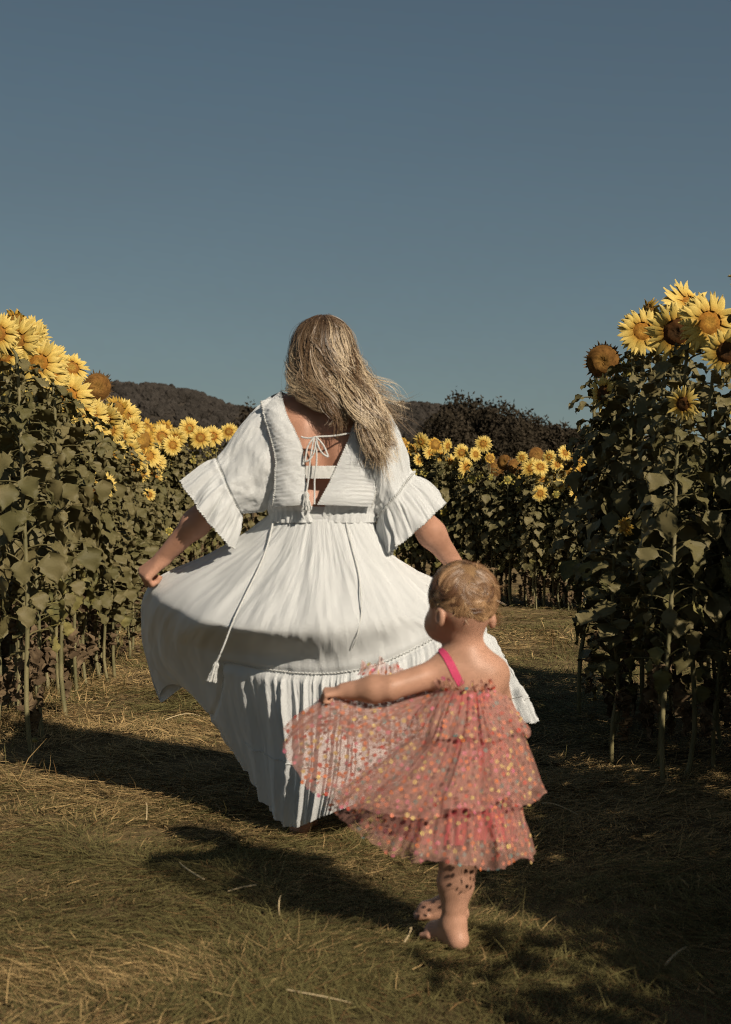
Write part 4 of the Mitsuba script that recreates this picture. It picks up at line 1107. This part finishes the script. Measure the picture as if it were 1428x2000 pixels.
# short hair in soft curls
HC, HR = ch + [0.004, -0.002, 0.012], np.array([0.080, 0.092, 0.078])
rng = np.random.default_rng(23)
P, col = [], []
Sg = 12
s = np.linspace(0, 1, Sg)
whorl = np.array([0.15, -0.55, 0.82])
face_dir = np.array([-0.50, 0.86, 0.0])
ear_dir = np.array([-0.056, -0.062, -0.048]) / np.linalg.norm([0.056, 0.062, 0.048])
for i in range(620):
    d = rng.normal(size=3)
    d /= np.linalg.norm(d)
    if d @ face_dir > 0.50 - 0.35 * (d[2] > 0.5) + 0.3 * (d[2] > 0.75) or d[2] < -0.60 + 0.08 * rng.random() or d @ ear_dir > 0.955:
        continue
    # each lock lies along the head, away from the whorl, and turns with its neighbours
    t = d - whorl * (d @ whorl) if abs(d @ whorl) < 0.99 else rng.normal(size=3)
    t = t - d * (t @ d)
    t /= np.linalg.norm(t) + 1e-9
    b = np.cross(d, t)
    lock = meshkit.fbm((d * 2.6)[None], 2, 5)[0] - 0.5
    tone = np.clip(0.5 + 3.6 * (meshkit.fbm((d * 2.2 + 9)[None], 2, 8)[0] - 0.5) + rng.normal(0, 0.12), 0, 1)
    turn, curl = 3.4 * lock + 0.5, rng.normal(0.9, 1.0) + 7 * lock
    ln = rng.uniform(0.040, 0.075) * (0.8 + 0.5 * (d[2] > 0))
    n = 62
    dirs = np.cos(turn + s ** 1.5 * curl)[:, None] * t + np.sin(turn + s ** 1.5 * curl)[:, None] * b
    k = (HC + HR * d + np.cumsum(dirs, 0) * ln / Sg)[None] + (rng.normal(0, 0.0058, (n, 1, 1)) * b + rng.normal(0, 0.0040, (n, 1, 1)) * t) * np.interp(s, [0, .6, 1], [1, 1, .5])[None, :, None]
    q = (k - HC) / HR
    lift = 0.015 + 0.05 * max(rng.normal(0.05, 0.35), 0)
    k = HC + HR * q / np.linalg.norm(q, axis=2, keepdims=True) * (1.0 + lift * np.sin(s * 2.4)[None] + rng.uniform(0, 0.035, (n, 1)))[:, :, None]
    P.extend(k)
    base = np.array([0.13, 0.062, 0.030]) * (1 - tone) + np.array([0.44, 0.262, 0.135]) * tone
    col.extend(np.repeat((base[None, None] * np.interp(s, [0, 1], [0.75, 1.12])[None, :, None] * rng.uniform(0.88, 1.12, (n, 1, 1)))[:, :, None], 2, 2))
for i in range(170):   # fine loose hairs
    d = rng.normal(size=3)
    d /= np.linalg.norm(d)
    if d @ face_dir > 0.4 or d[2] < -0.62:
        continue
    t = rng.normal(size=3) + [0.5, 0, -0.5]
    a = HC + HR * d * 1.03
    P.append(curve([a, a + d * 0.003 + t * 0.005, a + d * rng.uniform(0.003, 0.008) + t * 0.010], Sg))
    col.append(np.repeat(np.tile([0.46, 0.30, 0.155], (Sg, 1))[:, None], 2, 1))
for i in range(60):   # the loose curl behind the ear
    a = cm(958 + rng.normal(0, 4), 1190 + rng.normal(0, 6), 0.0)
    P.append(curve([a, a + [0.016, 0.0, -0.010], a + [0.024 + rng.normal(0, .004), rng.normal(0, .006), -0.026], a + [0.014 + rng.normal(0, .006), rng.normal(0, .006), -0.038]], Sg))
    col.append(np.repeat(np.tile([0.44, 0.28, 0.14], (Sg, 1))[:, None], 2, 1))
P = np.array(P)
hm = ribbons(P, 0.0010 * np.interp(s, [0, 0.6, 1], [1, 1, 0.3])[None] * np.ones((len(P), 1)), HC + [0, 0, 0.0], rng)
cv = capm.vertices * (HR + 0.0005) + HC
kf = capm.faces[((capm.vertices[:, 1] < 0.4) | (capm.vertices[:, 2] > 0.4))[capm.faces].all(1) & (capm.vertices[capm.faces].mean(1)[:, 2] > -0.52)]
tn = meshkit.fbm(capm.vertices * 2.6 + 9, 3, 8)[:, None]
put('person_001__hair', join([hm, (cv, kf)]), 'hair', True, color=np.vstack([np.concatenate([c.reshape(-1, 3) for c in col]), 0.8 * (np.array([0.20, 0.105, 0.045]) * (1 - tn) + np.array([0.42, 0.26, 0.125]) * tn)]), label='short wispy golden brown curls')

# the tulle dress: three tiers over a pink slip


def confetti(key, v, f, seed):
    """Round flocked dots scattered evenly over the net."""
    rng = np.random.default_rng(seed)
    a, b, c = v[f[:, 0]], v[f[:, 1]], v[f[:, 2]]
    n = np.cross(b - a, c - a)
    ar = np.linalg.norm(n, axis=1)
    m = int(ar.sum() / 2 * 7000)
    k = rng.choice(len(f), m, p=ar / ar.sum())
    r1, r2 = np.sqrt(rng.random(m))[:, None], rng.random(m)[:, None]
    P = a[k] * (1 - r1) + b[k] * r1 * (1 - r2) + c[k] * r1 * r2
    ok = np.ones(m, bool)
    for i, j in sorted(cKDTree(P).query_pairs(0.0128)):
        if ok[i] and ok[j]:
            ok[j] = False
    P, N = P[ok], n[k[ok]] / ar[k[ok], None]
    X = np.cross(N, rng.normal(size=N.shape))
    X /= np.linalg.norm(X, axis=1, keepdims=True)
    Y = np.cross(N, X)
    ang = np.arange(9) * 2 * np.pi / 9
    r = rng.uniform(0.0043, 0.0058, len(P))[:, None, None]
    ring = P[:, None] + r * (np.cos(ang)[None, :, None] * X[:, None] + np.sin(ang)[None, :, None] * Y[:, None]) + 0.0006 * N[:, None]
    V = np.concatenate([ring, (P + 0.0006 * N)[:, None]], 1)
    o = (np.arange(len(P)) * 10)[:, None, None]
    t = np.stack([np.arange(9), (np.arange(9) + 1) % 9, np.full(9, 9)], 1)
    pal = np.array([[0.46, 0.045, 0.025], [0.62, 0.17, 0.05], [0.62, 0.48, 0.16], [0.10, 0.20, 0.19], [0.56, 0.15, 0.22], [0.60, 0.20, 0.12]])
    col = pal[rng.choice(6, len(P), p=[.19, .21, .2, .16, .13, .11])] * rng.uniform(0.85, 1.15, (len(P), 1))
    put(key, (V.reshape(-1, 3), (o + t[None]).reshape(-1, 3)), 'dot_print', False, color=np.repeat(col, 10, 0), kind='stuff')


def tier(key, rows_, front, seed, pleats, amp, bsdf='tulle', nr=70, nc=420, copies=(0.0,), back=None):
    back = back or len(rows_[0])
    vs, fs, uvs, at = [], [], [], 0
    for ci, shift in enumerate(copies):
        Cg = []
        for r, row in enumerate(rows_):
            (xl, yl, dl), (xr, yr, d2) = row[0], row[-1]
            fr = [(xr + (xl - xr) * t, yr + (yl - yr) * t + front[r][1], front[r][0] * m + (1 - m) * (d2 if t < .5 else dl)) for t, m in ((.15, .6), (.5, 1.0), (.85, .6))]
            cen = np.mean([p[0] for p in row])
            Cg.append([cm(cen + (p[0] - cen) * (1 - shift * 0.06), p[1] - shift * 14 * r / len(rows_), p[2] * (1 - shift * 0.25)) for p in list(row) + fr])
        S, tv, tu = patch(np.array(Cg), nr, nc, wrap=True)
        A, Bt = np.meshgrid(tu, tv)
        q = Bt / (len(rows_) - 1)
        ph = A + 0.15 * fb(A * 1.2, Bt * 0.5, seed + ci) * 3
        wv = np.sin(ph * 2 * np.pi * pleats + 4 * fb(A * 1.1, 0 * A, seed + 3 + ci)) + 0.5 * np.sin(ph * 2 * np.pi * pleats * 1.9 + 3 * fb(A * 1.4, 0 * A, seed + 5 + ci))
        S_0 = S
        S = displace(S, amp * wv * q ** 0.7 * (0.5 + 2 * np.abs(fb(A * 1.9, 0 * A, seed + 11 + ci))) + 0.036 * fb(A * 2.6, Bt * 0.4, seed + 7 + ci) * q, True)
        S = displace(S, 0.0032 * np.sin(ph * 2 * np.pi * pleats * 3.3 + 8 * fb(A * 3, 0 * A, seed + 15 + ci)) * q ** 0.5, True)
        S[..., 2] += 0.010 * q ** 3 * 2.2 * fb(ph * pleats * 2.2, 0 * A, seed + 17 + ci) + 0.008 * q ** 3 * np.sin(ph * 2 * np.pi * pleats * 0.5 + ci)
        vs.append(S.reshape(-1, 3)), fs.append(quads(grid_faces(nr, nc, True)) + at)
        at += nr * nc
        L = np.linalg.norm(np.diff(S_0, axis=1), axis=2)
        uu = np.concatenate([np.zeros((nr, 1)), np.cumsum(L, 1)], 1)
        uu = uu[-1:] * (0.45 + 0.55 * q)
        vv = np.concatenate([np.zeros((1, nc)), np.cumsum(np.linalg.norm(np.diff(S_0, axis=0), axis=2), 0)], 0)
        uvs.append(np.stack([uu + 3 * ci + seed, vv + ci * 1.37], -1).reshape(-1, 2))
    v, f = np.vstack(vs), np.vstack(fs)
    put(key, (v, f), bsdf, True)
    if bsdf == 'tulle':
        confetti(key + '__confetti', v, f, seed)


tier('person_001__slip', [[(858, 1348, -.02), (885, 1350, -.066), (912, 1350, -.072), (940, 1350, -.066), (966, 1348, -.02)], [(835, 1440, -.02), (870, 1450, -.09), (910, 1450, -.10), (950, 1450, -.09), (985, 1440, -.02)],
                          [(780, 1560, -.0), (840, 1585, -.09), (900, 1590, -.11), (960, 1585, -.09), (1005, 1570, -.0)], [(735, 1630, .02), (815, 1650, -.09), (890, 1655, -.11), (955, 1650, -.09), (1005, 1640, .0)]],
     [(.07, 0), (.10, 0), (.11, -8), (.12, -14)], 61, 0.9, 0.006, 'slip_pink', 50, 160)
tier('person_001__tulle_tier', [[(846, 1350, .0), (858, 1358, -.04), (874, 1366, -.065), (892, 1370, -.075), (912, 1372, -.08), (932, 1370, -.075), (952, 1366, -.06), (968, 1356, .0)],
                                [(742, 1362, -.01), (764, 1412, -.055), (802, 1446, -.10), (846, 1462, -.13), (896, 1466, -.14), (942, 1458, -.13), (984, 1438, -.09), (1012, 1418, .0)],
                                [(642, 1368, -.02), (680, 1446, -.06), (735, 1500, -.11), (800, 1525, -.15), (874, 1526, -.17), (944, 1520, -.15), (1004, 1500, -.10), (1036, 1478, .0)],
                                [(590, 1402, -.02), (618, 1482, -.05), (676, 1542, -.11), (752, 1570, -.16), (852, 1566, -.18), (944, 1558, -.16), (1018, 1552, -.10), (1050, 1528, .0)],
                                [(552, 1452, -.01), (575, 1506, -.05), (632, 1556, -.11), (728, 1594, -.16), (846, 1580, -.19), (946, 1576, -.17), (1024, 1566, -.11), (1058, 1546, .0)]],
     [(.08, 0), (.13, -6), (.16, -14), (.17, -20), (.18, -26)], 67, 0.85, 0.012, copies=(0.0, 1.0))
tier('person_001__tulle_tier_001', [[(800, 1440, -.01), (824, 1470, -.06), (860, 1490, -.10), (900, 1496, -.11), (940, 1490, -.10), (972, 1474, -.06), (990, 1450, .0)],
                                    [(720, 1510, -.0), (762, 1556, -.07), (822, 1590, -.13), (894, 1596, -.15), (956, 1588, -.13), (1000, 1574, -.08), (1018, 1560, .0)],
                                    [(660, 1560, .0), (720, 1612, -.07), (800, 1652, -.14), (896, 1672, -.17), (966, 1664, -.15), (1016, 1650, -.09), (1032, 1636, .0)],
                                    [(640, 1578, .01), (704, 1632, -.07), (792, 1676, -.14), (896, 1700, -.175), (972, 1692, -.155), (1024, 1682, -.09), (1044, 1674, .0)]],
     [(.10, 0), (.14, -6), (.16, -16), (.17, -22)], 71, 0.9, 0.012, copies=(0.0, 1.3))
tier('person_001__tulle_tier_002', [[(848, 1342, .0), (866, 1344, -.055), (890, 1346, -.075), (914, 1347, -.08), (938, 1346, -.07), (960, 1343, -.05), (970, 1340, .0)],
                                    [(800, 1372, -.0), (826, 1394, -.07), (866, 1404, -.115), (912, 1404, -.12), (950, 1400, -.11), (984, 1392, -.07), (1002, 1380, .0)],
                                    [(770, 1398, -.0), (804, 1428, -.08), (852, 1446, -.14), (912, 1444, -.15), (962, 1446, -.135), (1012, 1440, -.08), (1036, 1430, .0)]],
     [(.08, 0), (.12, -4), (.15, -8)], 73, 0.9, 0.011, nr=44, copies=(0.0, 1.0))
tier('person_001__bodice_frill', [[(846, 1346, .0), (866, 1348, -.062), (890, 1349, -.079), (914, 1350, -.083), (938, 1349, -.077), (960, 1347, -.056), (971, 1344, .0)], [(843, 1338, .0), (864, 1340, -.066), (890, 1341, -.084), (914, 1342, -.089), (938, 1341, -.083), (962, 1339, -.06), (974, 1336, .0)],
                                  [(842, 1332, .0), (863, 1334, -.068), (890, 1334, -.088), (914, 1335, -.093), (938, 1334, -.086), (964, 1332, -.062), (977, 1330, .0)]], [(.07, 0), (.075, 0), (.08, 0)], 79, 2.6, 0.004, nr=14)
tier('person_001__held_frill', [[(700, 1318, .05), (720, 1322, .03), (745, 1324, .03), (770, 1322, .04), (790, 1318, .05)], [(712, 1300, .08), (728, 1296, .06), (748, 1292, .06), (768, 1296, .06), (786, 1304, .08)]], [(.10, 0), (.12, 0)], 83, 1.3, 0.004, nr=16, nc=120)
st = [cm(866, 1276, .035), cm(870, 1281, -.0), cm(880, 1298, -.038), cm(890, 1316, -.05), cm(902, 1338, -.062)]
c_ = curve(st, 30)
sd_ = np.cross(np.gradient(c_, axis=0), [0, 1.0, 0.25])
sd_ /= np.linalg.norm(sd_, axis=1, keepdims=True)
ribbon = np.stack([c_ - sd_ * 0.0085, c_ + [0, -0.001, 0.0], c_ + sd_ * 0.0085], 1)
put('person_001__strap', (push_out(ribbon, cp[:9] + cp[13:14], 0.0025).reshape(-1, 3), grid_faces(30, 3)), 'strap_pink', True, label='bright pink shoulder strap')


# single straws and stalks lying or standing in the grass
STRAW = [((322, 1422), (390, 1408), 'pale straight straw lying on the grass beside the lifted hem'), ((400, 1742), (350, 1706), 'bent tan straw sticking up in the toddler\'s shadow'), ((285, 1612), (284, 1568), 'thin upright straw in front of the woman\'s shadow'),
         ((500, 1748), (444, 1762), 'straw at the lit edge of the toddler\'s shadow'), ((560, 1940), (690, 1962), 'long straw lying flat near the bottom of the grass'), ((1060, 1590), (1130, 1612), 'pale forked straw lying in the deep shade'), ((1300, 1900), (1350, 1868), 'pale dry stalk in the darkest corner of the grass'),
         ((545, 1795), (548, 1750), 'short upright straw at the edge of the toddler\'s shadow'), ((790, 1850), (800, 1815), 'short straw standing just before the toddler\'s feet')]
for i, (a, b, lab) in enumerate(STRAW):
    rng = np.random.default_rng(900 + i)
    da = EYE * FOC / (a[1] - CY)
    p, q = W(a[0], a[1], da), W(b[0], b[1], da if abs(b[0] - a[0]) < 25 else EYE * FOC / (b[1] - CY))
    for e in (p, q):
        e[2] = max(e[2], float(ground_z(np.array([e[0]]), np.array([e[1]]))[0]) + 0.022)
    m = (p + q) / 2 + rng.normal(0, 0.012, 3) + [0, 0, 0.012]
    put('straw' + (f'_{i:03d}' if i else ''), tube([p, m, q], [0.0026, 0.0022, 0.0012], 10, 5), 'straw_tan', True, label=lab, category='straw')
p = W(58, 1500, EYE * FOC / 517)
put('weed__stem', tube([p, p + [0.012, 0, 0.05], p + [0.02, 0, 0.105]], [0.002, 0.0015], 10, 5), 'straw_tan', True)
put('weed__bud', trimesh.creation.icosphere(subdivisions=2, radius=0.012).apply_scale([1, 1, 0.8]).apply_translation(p + [0.02, 0, 0.11]), 'leaf_yellow', True)
labels['weed'] = {'label': 'single small weed with a yellow bud standing in the woman\'s shadow', 'category': 'weed'}
